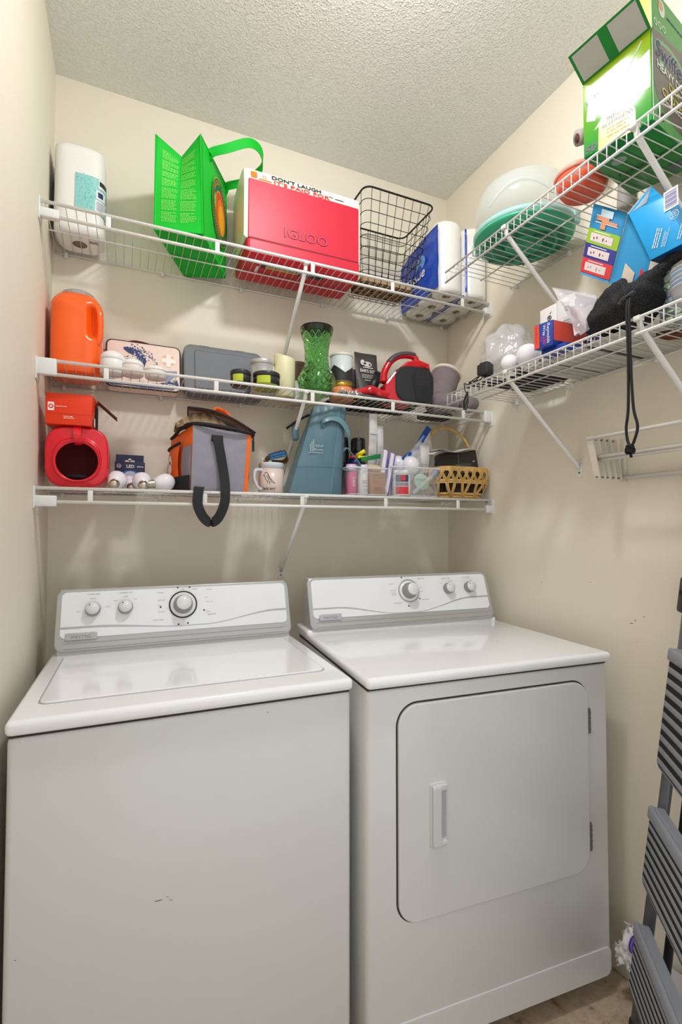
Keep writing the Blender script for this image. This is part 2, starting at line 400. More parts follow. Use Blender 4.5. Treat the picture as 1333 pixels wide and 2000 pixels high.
# washer
mw = rotz((-.192, 1.089, 0), R(-1.4)); W = .694
T = thing('washing_machine', 'white top-loading washing machine on the left, with three dials on its console', 'washing machine', mw @ V(W / 2, .33, ZF))
b = MB(mw); b.box(0, W, 0, .66, ZF + .02, .864, enam, r=.012, seg=3)
sc_ = M('scratch_mark', '#6e6a64', rough=.7)
b.M = mw @ frame((0, -.0003, 0), (1, 0, 0), (0, 0, 1))
for u, z, w, h in ((.26, .497, .014, .0016), (.288, .492, .006, .001), (.283, .5, .004, .001), (.02, .46, .0022, .0016), (.49, .842, .002, .002)): b.quad(u, u + w, z, z + h, sc_)
b.build('cabinet', T)
for x, y in ((.05, .05), (W - .05, .05), (.05, .6), (W - .05, .6)):
    b = MB(mw); b.lathe([(.02, 0), (.022, .01), (.012, .022)], gap, (x, y, ZF), 16); b.build('foot', T)
b = MB(mw); b.box(.004, W - .004, .004, .655, .862, .869, gap); b.build('top_gap', T)  # dark filler colours in the shaded groove under the top panel
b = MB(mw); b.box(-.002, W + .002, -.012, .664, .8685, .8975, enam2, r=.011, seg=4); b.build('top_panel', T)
b = MB(mw); b.rrect(.036, W - .036, .068, .458, .022, .895, .8979, lgap)  # grey plate in place of a cut groove, its shade put into the colour
l = b.build('lid_gap', T)
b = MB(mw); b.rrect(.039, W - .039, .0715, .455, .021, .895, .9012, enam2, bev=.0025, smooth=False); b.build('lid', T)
def wavew(t):
    if t < .75: v = .047 - .016 * smoothstep((t - .12) / .4); th = .006 * (1 - .6 * smoothstep((t - .15) / .35))
    else: v = .031; th = .0024
    v += .030 * smoothstep((t - .6) / .35); th += .004 * smoothstep((t - .7) / .3)
    return v, th
words = [('WATER LEVEL', .092, .138, .0055), ('MEDIUM', .092, .126, .004), ('SMALL', .055, .09, .004), ('LARGE', .13, .10, .004), ('TEMPERATURE', .178, .138, .0055), ('WARM', .178, .127, .004), ('COLD', .15, .116, .004), ('HOT', .205, .118, .004),
         ('NORMAL', .275, .133, .005), ('REGULAR', .278, .11, .005), ('HEAVY', .272, .095, .004), ('SPIN ONLY', .277, .075, .004), ('HAND WASH', .268, .051, .005), ('DELICATE', .425, .058, .006), ('CASUAL', .415, .068, .004), ('SOAK', .34, .141, .004), ('NORMAL', .375, .140, .004), ('WHITES', .42, .136, .005), ('LIGHT', .41, .112, .004), ('HEAVY SOIL', .42, .098, .004)]
console(T, mw, .012, W - .006, .478, .8975, [(.34, .095)], [(.092, .096), (.178, .097)], wavew, black, .048, (.025, .105, .012, .032), words,
        [(.325, .148), (.36, .1475), (.275, .091), (.402, .074), (.326, .036), (.353, .0375)])
# dryer
md = rotz((.521, 1.030, 0), R(-4.37)); W = .7345
T = thing('clothes_dryer', 'white front-loading clothes dryer on the right, with square door and recessed handle', 'dryer', md @ V(W / 2, .33, ZF))
b = MB(md); b.box(0, W, 0, .63, .018, .873, enam, r=.013, seg=3)
b.M = md @ frame((0, 0, 0), (1, 0, 0), (0, 0, 1))
b.rrect(.012, W - .004, .020, .098, .02, -.0005, .0022, enam, bev=.002)
b.build('cabinet', T)
for x, y in ((.08, .12), (W - .10, .16), (.08, .55), (W - .10, .55)):
    b = MB(md); b.lathe([(.02, 0), (.022, .01), (.012, .062)], gap, (x, y, ZF), 16); b.build('foot', T)
b = MB(md); b.box(.004, W - .004, .004, .625, .871, .878, gap); b.build('top_gap', T)  # same dark filler, shade of the groove painted in
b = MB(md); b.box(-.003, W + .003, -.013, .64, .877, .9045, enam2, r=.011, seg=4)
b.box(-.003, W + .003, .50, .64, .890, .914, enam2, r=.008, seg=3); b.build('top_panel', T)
F = md @ frame((0, 0, 0), (1, 0, 0), (0, 0, 1))       # z points out of the front (-y)
u0, u1, v0, v1 = .079, .655, .322, .832
b = MB(F); b.rrect(u0 - .004, u1 + .004, v0 - .004, v1 + .004, .056, -.002, .0006, gap, seg=10); b.build('door_gap', T)  # dark outline paints the shaded gap around the door
b = MB(F); b.rrect(u0, u1, v0, v1, .052, 0, .0085, enam, seg=10, bev=.003); dr = b.build('door', T, origin=tuple(F @ V((u0 + u1) / 2, v0, 0)))
hm = M('handle_white', '#d9dbdd', rough=.3)
b = MB(F); b.rrect(.160, .207, .487, .640, .007, .0085, .0125, hm, bev=.0015)
b.rrect(.186, .203, .508, .628, .004, .0124, .013, M('handle_recess_grey', '#b4b8bc', rough=.4)); b.rrect(.164, .187, .492, .634, .006, .0125, .021, hm, bev=.003)
b.rrect(.164, .205, .622, .636, .005, .0125, .019, hm, bev=.002); b.rrect(.164, .205, .492, .503, .005, .0125, .018, hm, bev=.002)
b.build('handle', dr)
st = M('hinge_steel', '#8d8f8c', rough=.3, metal=.8)
for z0, z1 in ((.690, .755), (.375, .445)):
    b = MB(F); b.cyl((u1 + .004, z0, .007), (u1 + .004, z1, .007), .0032, st, 10); b.box(u1 + .004, u1 + .011, z0, z1, 0, .0025, st); b.box(u1 - .002, u1 + .004, z0, z1, .0085, .0105, st); 
    for k in range(4): b.cyl((u1 + .004, z0 + .01 + k * .015, .007), (u1 + .004, z0 + .0115 + k * .015, .007), .0038, gap, 10)
    b.build('hinge', T)
def waved(t):
    v = .05 - .030 * smoothstep((t - .12) / .33) + .042 * smoothstep((t - .55) / .35)
    th = .005 - .003 * smoothstep((t - .15) / .25) + .003 * smoothstep((t - .6) / .3)
    return v, th
words = [('TEMPERATURE', .532, .134, .0055), ('MEDIUM', .552, .124, .004), ('LOW', .51, .118, .004), ('HIGH', .565, .100, .004), ('CYCLE SIGNAL', .622, .135, .0055), ('OFF', .603, .123, .004), ('ON', .64, .123, .004),
         ('TIMED DRY', .43, .137, .006), ('AUTO DRY', .325, .052, .006), ('AIR FLUFF', .435, .060, .006), ('REGULAR', .308, .122, .004), ('MORE DRY', .312, .098, .004), ('LESS DRY', .312, .082, .004), ('NORMAL', .312, .088, .005), ('LIGHT', .425, .105, .004), ('HEAVY', .425, .09, .004)]
console(T, md, .010, W - .010, .500, .9045, [(.374, .096)], [(.537, .098), (.626, .099)], waved, csil, .048, (.03, .108, .010, .030), words,
        [(.352, .145), (.413, .066), (.365, .042)])
# ---------------------------------------------------------------- top shelf on the back wall
def softbox(x0, x1, y0, y1, z0, z1, m, n=2.6, amp=.003, fr=18, seed=0, nu=40, nv=20, taper=0.0, mb=None, lean=(0, 0), e=.12):
    # rounded soft block: superellipse section, slightly lumpy
    mb = mb or MB(); cx, cy = (x0 + x1) / 2, (y0 + y1) / 2; hx, hy = (x1 - x0) / 2, (y1 - y0) / 2
    def fn(u, v):
        a = 2 * math.pi * u; t = v
        # vertical profile, rounded at both ends
        if t < e: k = (1 - ((e - t) / e) ** 2 * .22)
        elif t > 1 - e: k = (1 - ((t - 1 + e) / e) ** 2 * .25)
        else: k = 1
        z = z0 + (z1 - z0) * t
        c, s = math.cos(a), math.sin(a)
        q = (abs(c) ** n + abs(s) ** n) ** (-1 / n) * k * (1 - taper * t)
        p = Vector((cx + hx * q * c + lean[0] * t, cy + hy * q * s + lean[1] * t, z))
        d = noise.noise(p * fr + Vector((seed, 0, 0))) * amp
        return p + Vector((c, s, 0)) * d
    mb.grid(fn, nu, nv, m, closed_u=True)
    w = len(mb.v) - nu * (nv + 1)
    mb.f.append([w + i for i in range(nu)][::-1]); mb.mi.append(mb.idx(m)); mb.sm.append(False)
    mb.f.append([w + nu * nv + i for i in range(nu)]); mb.mi.append(mb.idx(m)); mb.sm.append(False)
    return mb
paper = M('white_paper_roll', '#e9e6df', rough=.75, bump=.3, bscale=90, bdist=.002)
film = M('white_plastic_wrap', '#efede8', rough=.3, spec=.5, bump=.35, bscale=38, bdist=.004)
corehole = M('cardboard_core', '#8a7a66', rough=.9)
teal = M('teal_label', '#8fcfca', rough=.45); navy = M('navy_print', '#27346b', rough=.5); blk = M('black_print', '#2b2b2d', rough=.5); wht = M('white_print', '#f0f0ee', rough=.5)
# paper towel pack by the left wall
z = Z1 + .001
T = thing('paper_towel_roll', 'wrapped white paper towel roll with a teal dotted label, against the left wall', 'paper towels', (-.137, 1.765, z))
def sup(x0, x1, y0, y1, n, off=0.0):
    cx, cy, hx, hy = (x0 + x1) / 2, (y0 + y1) / 2, (x1 - x0) / 2 + off, (y1 - y0) / 2 + off
    def f(a):
        c, s = math.cos(a), math.sin(a); q = (abs(c) ** n + abs(s) ** n) ** (-1 / n); return cx + hx * q * c, cy + hy * q * s
    return f
b = softbox(-.209, -.064, 1.693, 1.834, z, z + .288, film, n=3.6, amp=.002, nu=64, e=.06)
b.lathe([(.0, -.0004), (.021, -.0004), (.021, .006)], corehole, (-.137, 1.763, z), 24)
b.M = frame((-.11, 1.70, z - .0006), (1, 0, 0), (0, 1, 0)); b.lines(.0, .03, (.03, .034, .04), .0025, blk, z=0)
b.build('wrapper', T)
b = MB(); f = sup(-.209, -.064, 1.693, 1.834, 3.6, .0022)
def lab(a0, a1, z0, z1):
    def fn(u, v):
        x, y = f(R(a0 + (a1 - a0) * u)); return (x, y, z0 + (z1 - z0) * v)
    return fn
b2 = MB(); b2.grid(lab(172, 200, z + .078, z + .195), 8, 4, teal); b2.build('label', T)
b.grid(lab(-98, 10, z + .074, z + .188), 26, 4, teal)
rd = random.Random(3)
for i in range(210):
    a = rd.uniform(-96, 8); h = rd.uniform(.082, .19)
    if -56 < a < -8 and .083 < h < .165: continue
    x, y = f(R(a)); x2, y2 = f(R(a + 1.0)); n = Vector((y2 - y, x - x2, 0)).normalized() * .0005
    b.M = Matrix.Identity(4); d = Vector((x2 - x, y2 - y, 0)).normalized() * .0014
    p = Vector((x, y, z + h)) + n; b.add([p - d, p + d, p + d + V(0, 0, .0012), p - d + V(0, 0, .0012)], [(0, 1, 2, 3)], M('teal_dots', '#4f8f9a', rough=.5))
def stick(a0, a1, h0, h1, m, k=.0008):
    ff = sup(-.209, -.064, 1.693, 1.834, 3.6, .0022 + k)
    b.grid(lambda u, v: (*ff(R(a0 + (a1 - a0) * u)), z + h0 + (h1 - h0) * v), 8, 1, m)
stick(-52, -24, .158, .186, wht, .0008); stick(-50, -26, .166, .181, blk, .0014)
stick(-56, -34, .122, .150, wht, .0008); stick(-53, -41, .128, .145, navy, .0014)
stick(-33, -14, .12, .15, wht); stick(-58, -38, .082, .118, wht); stick(-36, -12, .082, .118, wht)
for k in range(6): stick(-32, -16, .123 + k * .0045, .1245 + k * .0045, navy, .0015); stick(-56, -40, .086 + k * .005, .0875 + k * .005, navy, .0015); stick(-34, -14, .086 + k * .005, .0875 + k * .005, navy, .0015)
b.build('label', T, label='teal dotted label with print')

# green tote bag
gr = M('green_nonwoven_fabric', '#12b62f', rough=.6, spec=.25, bump=.2, bscale=300, bdist=.0008)
ygt = M('pale_green_print', '#8fe06a', rough=.6); dkg = M('dark_green_print', '#0c6b3f', rough=.55); org = M('orange_print', '#ee7a1c', rough=.5); yel = M('yellow_print', '#f7b21a', rough=.5); lim = M('lime_print', '#86b83a', rough=.5)
A, B_, C_, D_ = V(.077, 1.583, z), V(.216, 1.543, z), V(.331, 1.79, z), V(.194, 1.836, z)
At, Bt, Ct, Dt = V(.079, 1.58, 2.458), V(.206, 1.541, 2.472), V(.333, 1.783, 2.50), V(.205, 1.82, 2.49)
T = thing('tote_bag', 'bright green reusable shopping bag with round orange and yellow emblem, handle folded over', 'bag', tuple((A + C_) / 2))
b = MB()
def bil(p, u, v): return (p[0] * (1 - u) + p[1] * u) * (1 - v) + (p[3] * (1 - u) + p[2] * u) * v
nf = (B_ - A).cross(V(0, 0, 1)).normalized()      # outward of the gusset (front) face
ns = (C_ - B_).cross(V(0, 0, 1)).normalized()
def gus(u, v):     # gusset folds inwards along its middle, more at the top
    p = bil([A, B_, Bt, At], u, v); k = (1 - abs(2 * u - 1)); fold = .055 * v ** 1.6 * k + .003 * math.sin(v * 14) * k
    p = p - nf * fold; p.z -= .028 * k * v ** 4
    return p
b.grid(gus, 24, 30, gr, thick=.0016)
def side(u, v): p = bil([B_, C_, Ct, Bt], u, v); return p + ns * (.006 * math.sin(math.pi * u) * math.sin(math.pi * v))
b.grid(side, 16, 20, gr, thick=.0016)
b.grid(lambda u, v: bil([D_, A, At, Dt], u, v) , 8, 8, gr, thick=.0016)
b.grid(lambda u, v: bil([C_, D_, Dt, Ct], u, v) + V(0, -.04 * (1 - abs(2 * u - 1)) * v ** 1.5, 0), 12, 12, gr, thick=.0016)
b.add([A, B_, C_, D_], [(3, 2, 1, 0)], gr)
b.M = Matrix.Identity(4)
b.strap([A + nf * .001, At + nf * .001], ns, .004, .003, gr); b.strap([B_ + nf * .001, Bt + nf * .001], ns, .004, .003, gr)
# print on the two gusset halves
for (u0, u1, sd) in ((.14, .47, 1), (.53, .88, 2)):
    rd = random.Random(sd)
    for k in range(52):
        v = .10 + .80 * k / 52
        if k in (7, 15, 24, 31, 36, 44): continue
        e = u1 - (rd.random() * .05 if k % 5 else rd.random() * .2); uu = u0
        while uu < e:
            w = rd.uniform(.02, .06); q = [gus(a_, b_) + nf * .0026 for a_, b_ in ((uu, v), (min(uu + w, e), v), (min(uu + w, e), v + .0062), (uu, v + .0062))]
            b.add(q, [(0, 1, 2, 3)], ygt); uu += w + .012
b.build('bag_body', T)
F = frame(tuple(bil([B_, C_, Ct, Bt], .62, .52) + ns * .0085), C_ - B_, V(0, 0, 1))
b = MB(F)
def ell(x, y, rx, ry, m, zz, n=36, a0=0, a1=360): b.add([(x + rx * math.cos(R(a0 + (a1 - a0) * i / n)), y + ry * math.sin(R(a0 + (a1 - a0) * i / n)), zz) for i in range(n)], [tuple(range(n))], m)
ell(0, 0, .098, .108, yel, 0); ell(0, 0, .096, .106, dkg, .0004); ell(0, -.002, .062, .070, yel, .0008); ell(-.002, -.002, .058, .066, M('red_orange_print', '#d8421f', rough=.5), .0012); ell(.004, -.010, .044, .056, org, .0016); ell(.010, -.018, .033, .047, yel, .002)
b.add([(-.058, .02, .0022), (-.075, .03, .0022), (-.085, .0, .0022), (-.06, -.035, .0022)], [(0, 1, 2, 3)], lim)
for i, ch in enumerate('GOLDEN CORRAL'):
    a = R(152 - i * 10.4); b.text(ch, .078 * math.cos(a), .086 * math.sin(a), .019, yel, z=.0012, rot=a - math.pi / 2)
for i in range(24):
    a = R(190 + i * 6); b.quad(.080 * math.cos(a), .080 * math.cos(a) + .004, .088 * math.sin(a), .088 * math.sin(a) + .005, yel, z=.0012)
b.build('emblem', T, origin=tuple(F @ V(0, 0, 0)), label='round emblem in dark green, orange and yellow')
h0 = bil([B_, C_, Ct, Bt], .30, .985) + ns * .004; h1 = bil([B_, C_, Ct, Bt], .93, .96) + ns * .004
pts = bez([h0 - V(0, 0, .03), h0, h0 + V(.05, -.02, .018), h0 + V(.125, -.02, .060), h0 + V(.175, .02, .070), h0 + V(.185, .07, .050), h0 + V(.14, .11, .018), h1, h1 - V(0, 0, .03)], 10)
n = len(pts); wd = [V(0, -.25, 1) for i in range(n)]
b = MB(); b.strap(pts, wd, .028, .002, gr); b.build('handle', T, origin=tuple(h0))

# red and white cooler
red = M('red_cooler_plastic', '#c40f28', rough=.38, bump=.1, bscale=500, bdist=.0006); redlid = M('red_lid_plastic', '#cc2039', rough=.42, bump=.25, bscale=420, bdist=.0008)
cwh = M('off_white_plastic', '#e9ecdc', rough=.4)
T = thing('cooler', 'red and white hard cooler with raised letters on its lid, beside the green shopping bag', 'cooler', (.57, 1.70, z))
b = MB(); yz = [(1.612, z), (1.597, z + .012), (1.597, z + .052), (1.603, z + .062), (1.76, z + .062), (1.79, z + .05), (1.785, z + .008), (1.775, z)]
def sweepx(b, prof, x0, x1, m, inset=.010, k=.0):
    n = len(prof); vs = []
    cyy = sum(p[0] for p in prof) / n; czz = sum(p[1] for p in prof) / n
    secs = [(x0, .94), (x0 + inset * .4, .985), (x0 + inset, 1), (x1 - inset, 1), (x1 - inset * .4, .985), (x1, .94)]
    for x, q in secs: vs += [(x, cyy + (p[0] - cyy) * q, czz + (p[1] - czz) * q) for p in prof]
    fs = [tuple(range(n)), tuple((len(secs) - 1) * n + i for i in range(n))[::-1]]
    for s_ in range(len(secs) - 1):
        for i in range(n): fs.append((s_ * n + i, (s_ + 1) * n + i, (s_ + 1) * n + (i + 1) % n, s_ * n + (i + 1) % n))
    b.add(vs, fs, m)
sweepx(b, yz, .366, .782, red)
b.box(.43, .66, 1.63, 1.665, z - .0006, z, blk); b.M = frame((.545, 1.64, z - .0009), (1, 0, 0), (0, -1, 0)); b.quad(-.1, .02, -.022, -.014, yel); b.lines(-.1, .1, (-.011, -.004, .003), .0035, wht, seed=5); b.M = Matrix.Identity(4)
b.box(.415, .425, 1.66, 1.70, z - .0004, z + .001, wht)
b.build('cooler_body', T)
b = MB(); prof = [(1.606, z + .06), (1.603, z + .262), (1.612, z + .302), (1.63, z + .314), (1.66, z + .316), (1.775, z + .300), (1.79, z + .27), (1.79, z + .06)]
sweepx(b, prof, .358, .790, cwh, inset=.014); 
F = frame((.372, 1.6028, z + .2645), (1, 0, 0), (0, .009, .040)); b.M = F
b.text("DON'T LAUGH", .172, .020, .020, blk, z=.0012, width=.18, bold=.0007); b.text("IT'S PAID FOR", .19, .002, .019, M('red_print', '#d8432d', rough=.5), z=.0012, width=.205, bold=.0007)
b.quad(.008, .03, .006, .03, org, .001); b.text('SS', .055, .012, .018, org, z=.0012); b.quad(.035, .08, .004, .008, org, .001); b.text('~', .30, .008, .03, blk, z=.0012); b.quad(.315, .35, .012, .015, blk, .001)
b.build('cooler_shell', T, origin=(.574, 1.7, z + .06))
F = frame((.371, 1.6045, z + .045), (1, 0, 0), (0, .0005, 1))
b = MB(F); b.rrect(.0, .410, .012, .219, .006, -.002, .0045, redlid, bev=.002)
b.rrect(.001, .409, .0135, .0185, .002, -.002, .0052, M('seam_dark_red', '#7d0b1a', rough=.6)); b.rrect(.0, .411, -.030, .0135, .008, -.004, .0085, redlid, bev=.005)
vs, fs = text_mesh('IGLOO', 0.0)
b2 = [(.205 + v.x * .052 * 1.02, .046 + v.y * .046, 0) for v in vs]
for h, m, e in ((.0052, M('emboss_edge', '#8c1022', rough=.5), .0017), (.0062, M('emboss_red', '#d8405a', rough=.4), 0)):
    for dx, dy in (((e, e), (-e, e), (e, -e), (-e, -e)) if e else ((0, 0),)): b.add([(p[0] + dx, p[1] + dy, h + (.0 if not e else .0)) for p in b2], fs, m)
b.build('lid_panel', T, origin=(.574, 1.6, z + .06), label='glossy red panel with embossed letters')

# black wire basket
bw = M('black_wire', '#26211f', rough=.45, metal=.5); card = M('brown_cardboard', '#a6845c', rough=.85, var=.12, vscale=30)
T = thing('wire_basket', 'empty tall black wire basket, flared towards the rim, right of the red cooler', 'basket', (.92, 1.68, z))
bot = (.800, 1.030, 1.605, 1.745); top = (.793, 1.098, 1.570, 1.812); H = .335
def ring(t, r_=.03):
    x0, x1, y0, y1 = [bot[i] + (top[i] - bot[i]) * t for i in range(4)]; return [(p[0], p[1], z + .004 + H * t) for p in rr(x0, x1, y0, y1, r_, 5)]
b = MB(); b.tube(ring(1), .0034, bw, 8, closed=True); b.build('rim', T, origin=(.92, 1.68, z + H))
b = MB()
for k in range(8): b.tube(ring(k / 8, .025 if k else .02), .0014, bw, 6, closed=True)
x0, x1, y0, y1 = bot; tx0, tx1, ty0, ty1 = top
for i in range(8):
    u = (i + .8) / 8.6; a = x0 + (x1 - x0) * u; c = tx0 + (tx1 - tx0) * u
    b.tube([(c, ty0, z + H + .005), (a, y0, z + .003), (a, y1, z + .003), (c, ty1, z + H + .005)], .0012, bw, 5)
for i in range(5):
    u = (i + .8) / 5.6; a = y0 + (y1 - y0) * u; c = ty0 + (ty1 - ty0) * u
    b.tube([(tx0, c, z + H + .005), (x0, a, z + .0055), (x1, a, z + .0055), (tx1, c, z + H + .005)], .0012, bw, 5)
b.build('wire_mesh', T)
b = MB(); b.rrect(.806, 1.024, 1.611, 1.739, .02, z + .0082, z + .03, card, bev=.003)
T2 = b.build('woven_tray', origin=(.915, 1.675, z + .0082)); tag(T2, 'flat brown woven tray lying in the bottom of the black wire basket', 'tray')
b2 = MB(); dk = M('dark_weave', '#4b3b28', rough=.9)
for k in range(6):
    y = 1.622 + k * .020; b2.tube([(.808 + .0165 * j, y, z + .0072 + (.0016 if (j + k) % 2 else -.0004)) for j in range(14)], .0032, card, 6)
    if k < 5:
        for j in range(5): b2.box(.82 + j * .042 + (k % 2) * .012, .836 + j * .042 + (k % 2) * .012, y + .006, y + .014, z + .0068, z + .0078, dk)
b2.build('weave', T2)

# pack of tissue rolls in blue wrap
bl = M('blue_plastic_wrap', '#1446b4', rough=.22, spec=.6, bump=.4, bscale=30, bdist=.004); lbl = M('light_blue_print', '#6fa3dc', rough=.3)
T = thing('tissue_pack', 'tall pack of white tissue rolls in blue plastic wrap, right corner of the top shelf', 'tissue rolls', (1.225, 1.69, z))
cx = [1.160, 1.283]; cy = [1.588, 1.688, 1.782]
k = 0
for y in cy:
    for x in cx:
        ry = .050; rx = .060 if x < 1.2 else .0605
        b = MB(); Hh = .284 - (.0 if y < 1.6 else .012)
        b.lathe([(.018, .004), (.0475, .002), (.0565, .008), (.058, .02), (.058, Hh / 2 - .004), (.0575, Hh / 2), (.058, Hh / 2 + .004), (.058, Hh - .02), (.054, Hh - .006), (.045, Hh), (.0, Hh)], paper if 0 else film, (x, y, z), 28, sx=1.03, sy=.88)
        b.lathe([(.0, .0035), (.0175, .0035), (.0185, .012)], corehole, (x, y, z), 20, sx=1.03, sy=.88)
        b.build('tissue_roll', T, origin=(x, y, z))
        k += 1
b = MB()
def wrap(u, v):
    y = 1.552 + u * .272; zz = z + .016 + v * (.243 - .045 * u ** 2); x = 1.0955 - .010 * math.sin(math.pi * v) * math.sin(math.pi * u) + noise.noise(V(y * 25, zz * 20, 3)) * .006
    return (x, y, zz)
b.grid(wrap, 30, 24, bl, thick=.0016)
b.grid(lambda u, v: (1.218 + (u - .5) * .008, 1.534 + abs(u - .5) * .01, z + .01 + v * .25), 4, 12, bl, thick=.001)
b.box(1.217, 1.226, 1.56, 1.82, z + .002, z + .008, bl)
b.box(1.11, 1.34, 1.634, 1.641, z + .002, z + .008, bl)
F = frame((1.0845, 1.71, z + .115), (0, -1, .08), (0, 0, 1)); b.M = F
b.text('Tissue', .01, -.028, .055, wht, z=.0, width=.14, shear=.25, bold=.001); b.lines(-.05, .07, (.05, .058), .004, M('gold_print', '#8d8150'), z=0, seed=2)
ell2 = [( .055 + .035 * math.cos(2 * math.pi * i / 24), .035 + .028 * math.sin(2 * math.pi * i / 24), -.0005) for i in range(24)]; b.add(ell2, [tuple(range(24))], lbl)
b.M = Matrix.Identity(4)
b.lathe([(0, 0)], bl) if 0 else None
b.build('wrapper', T, label='crinkled blue wrap with white lettering')

# ---------------------------------------------------------------- upper right shelf
z = ZR1 + .001
tg = M('green_translucent_plastic', '#3fae84', rough=.25, trans=0); tgd = M('dark_green_plastic', '#12805c', rough=.3)
fr_ = M('frosted_clear_plastic', '#e6f3f4', rough=.12, alpha=.26, spec=.8); frt = M('pale_teal_plastic', '#a6dcd6', rough=.3, alpha=.75)
T = thing('cake_carrier', 'round cake carrier with dark green base and frosted domed cover', 'cake carrier', (1.186, 1.2, z))
c = (1.186, 1.205, z)
b = MB(); b.lathe([(0, .004), (.05, .004), (.052, .0), (.056, .0), (.058, .004), (.095, .005), (.097, 0), (.103, 0), (.105, .005), (.128, .008), (.148, .02), (.154, .024), (.156, .030), (.150, .030), (.14, .024), (0, .016)], tg, c, 64)
b.lathe([(.060, -.0002), (.094, -.0002)], tgd, (c[0], c[1], c[2] + .004), 48); b.lathe([(.106, .004), (.127, .0068)], tgd, c, 48)
for k in range(6):
    a = k * math.pi / 3 + .3; b.tube([(c[0] + .056 * math.cos(a), c[1] + .056 * math.sin(a), c[2] + .002), (c[0] + .13 * math.cos(a + .5), c[1] + .13 * math.sin(a + .5), c[2] + .006)], .003, tgd, 6)
b.build('base', T)
b = MB(); b.lathe([(.156, .0305), (.158, .045), (.152, .05)], frt, c, 64); b.lathe([(.152, .05), (.148, .12), (.142, .155), (.13, .178), (.11, .188), (0, .192)], fr_, c, 64); b.build('cover', T)
b = MB(); pts = [(c[0] - .151 - .006 * math.sin(math.pi * min(1, max(0, (i - 2) / 8))), c[1] - .0, c[2] + .05)for i in range(0)]
arc = [(c[0] + .1515 * math.cos(a), c[1] + .1515 * math.sin(a), c[2] + .085 + .045 * math.sin((a - R(185)) / R(75) * math.pi)) for a in [R(185 + 75 * i / 24) for i in range(25)]]
b.tube(arc, .0035, fr_, 8); b.build('handle', T)
for a in (R(-60), R(120)):
    p = (c[0] + .160 * math.cos(a), c[1] + .160 * math.sin(a)); b = MB(); b.box(p[0] - .012, p[0] + .012, p[1] - .006, p[1] + .006, z + .022, z + .06, frt, r=.003); b.build('latch', T)
ob = M('orange_translucent_plastic', '#f4674a', rough=.25, trans=.15); ob2 = M('orange_frosted_plastic', '#f7a08c', rough=.3, alpha=.7)
T = thing('food_container', 'round orange food container with frosted lid, between cake carrier and green box', 'container', (1.150, .948, z))
c = (1.150, .948, z); b = MB(); b.lathe([(0, .001), (.040, .0), (.052, .006), (.062, .02), (.069, .045), (.067, .045), (.055, .012), (0, .008)], ob, c, 48, sx=1.05, sy=.98); b.build('bowl', T)
b = MB(); b.lathe([(.071, .045), (.072, .054), (.064, .062), (0, .066)], ob2, c, 48, sx=1.05, sy=.98); b.build('lid', T)
# box of dry cloths
A = V(1.036, .848, z); B_ = V(1.077, .701, z); C_ = V(1.313, .743, z); D_ = A + (C_ - B_); up = V(0, 0, .187)
cg = M('carton_green', '#128030', rough=.3, coat=.2); cy_ = M('carton_yellow_green', '#a9d62c', rough=.09, spec=.3, coat=.0); cyl_ = M('carton_yellow', '#c9b821', rough=.3, coat=.3); cdk = M('carton_dark', '#4c4842', rough=.35, coat=.2); clg = M('carton_mid_green', '#3c9a42', rough=.35); cgry = M('carton_grey_lining', '#b9b6b0', rough=.8); cwt = M('carton_white', '#c9cdca', rough=.25, coat=.4)
def grad_mat(name, c0, c1, c2, rough=.2):
    m = M(name, c0, rough=.09, spec=.3, coat=.0); nt = m.node_tree; bb = nt.nodes['Principled BSDF']; tc = nt.nodes.new('ShaderNodeTexCoord'); sp = nt.nodes.new('ShaderNodeSeparateXYZ')
    nt.links.new(tc.outputs['Object'], sp.inputs[0]); cr = nt.nodes.new('ShaderNodeValToRGB'); mr = nt.nodes.new('ShaderNodeMapRange'); mr.inputs[1].default_value = 0; mr.inputs[2].default_value = .205
    nt.links.new(sp.outputs['Z'], mr.inputs[0]); nt.links.new(mr.outputs[0], cr.inputs[0]); e = cr.color_ramp.elements; e[0].color = lin(c0); e[1].color = lin(c2); e[1].position = .95; x = e.new(.5); x.color = lin(c1)
    nt.links.new(cr.outputs[0], bb.inputs['Base Color']); return m
T = thing('cleaning_cloth_box', 'large green and yellow carton of dusting cloths with its top flap open', 'box', tuple((A + C_) / 2))
upB = V(0, 0, .212)
b = MB(); b.hexa([A, B_, C_, D_, A + up, B_ + upB, C_ + upB, D_ + up], cg, r=.0008)
F = frame(tuple(A), B_ - A, V(0, 0, 1)); w = (B_ - A).length; b.M = F
b.add([(.0012, .0012, .0016), (w - .0012, .0012, .0016), (w - .0012, .2108, .0016), (.0012, .1858, .0016)], [(0, 1, 2, 3)], grad_mat('carton_green_to_lime', '#0e8a34', '#5c921a', '#738c04'))
b.add([(.035, .0, .0019), (.118, .0, .0019), (.118, .045, .0019), (.110, .072, .0019), (.048, .072, .0019), (.048, .078, .0019), (.026, .055, .0019), (.037, .058, .0019)], [tuple(range(8))], cyl_)
b.add([(.008, .088, .0019), (.028, .078, .0019), (.05, .125, .0019), (.014, .138, .0019)], [(0, 1, 2, 3)], cwt)
b.add([(.04, .082, .0020), (w - .004, .078, .0020), (w - .004, .165, .0020), (.045, .115, .0020)], [(0, 1, 2, 3)], cwt)
b.text('Swiffer', .028, .132, .018, navy, z=.0022, rot=.45, shear=.2, width=.042); b.text('50', .017, .006, .026, blk, z=.0022, width=.026, shear=.15, bold=.0012)
b.text('ALLERGENS', .078, .046, .013, blk, z=.0022, width=.07, shear=.1); b.text('90%', .07, .058, .016, blk, z=.0022, width=.03); b.lines(.055, .11, (.036, .028, .018), .0035, org, z=.0022, seed=9)
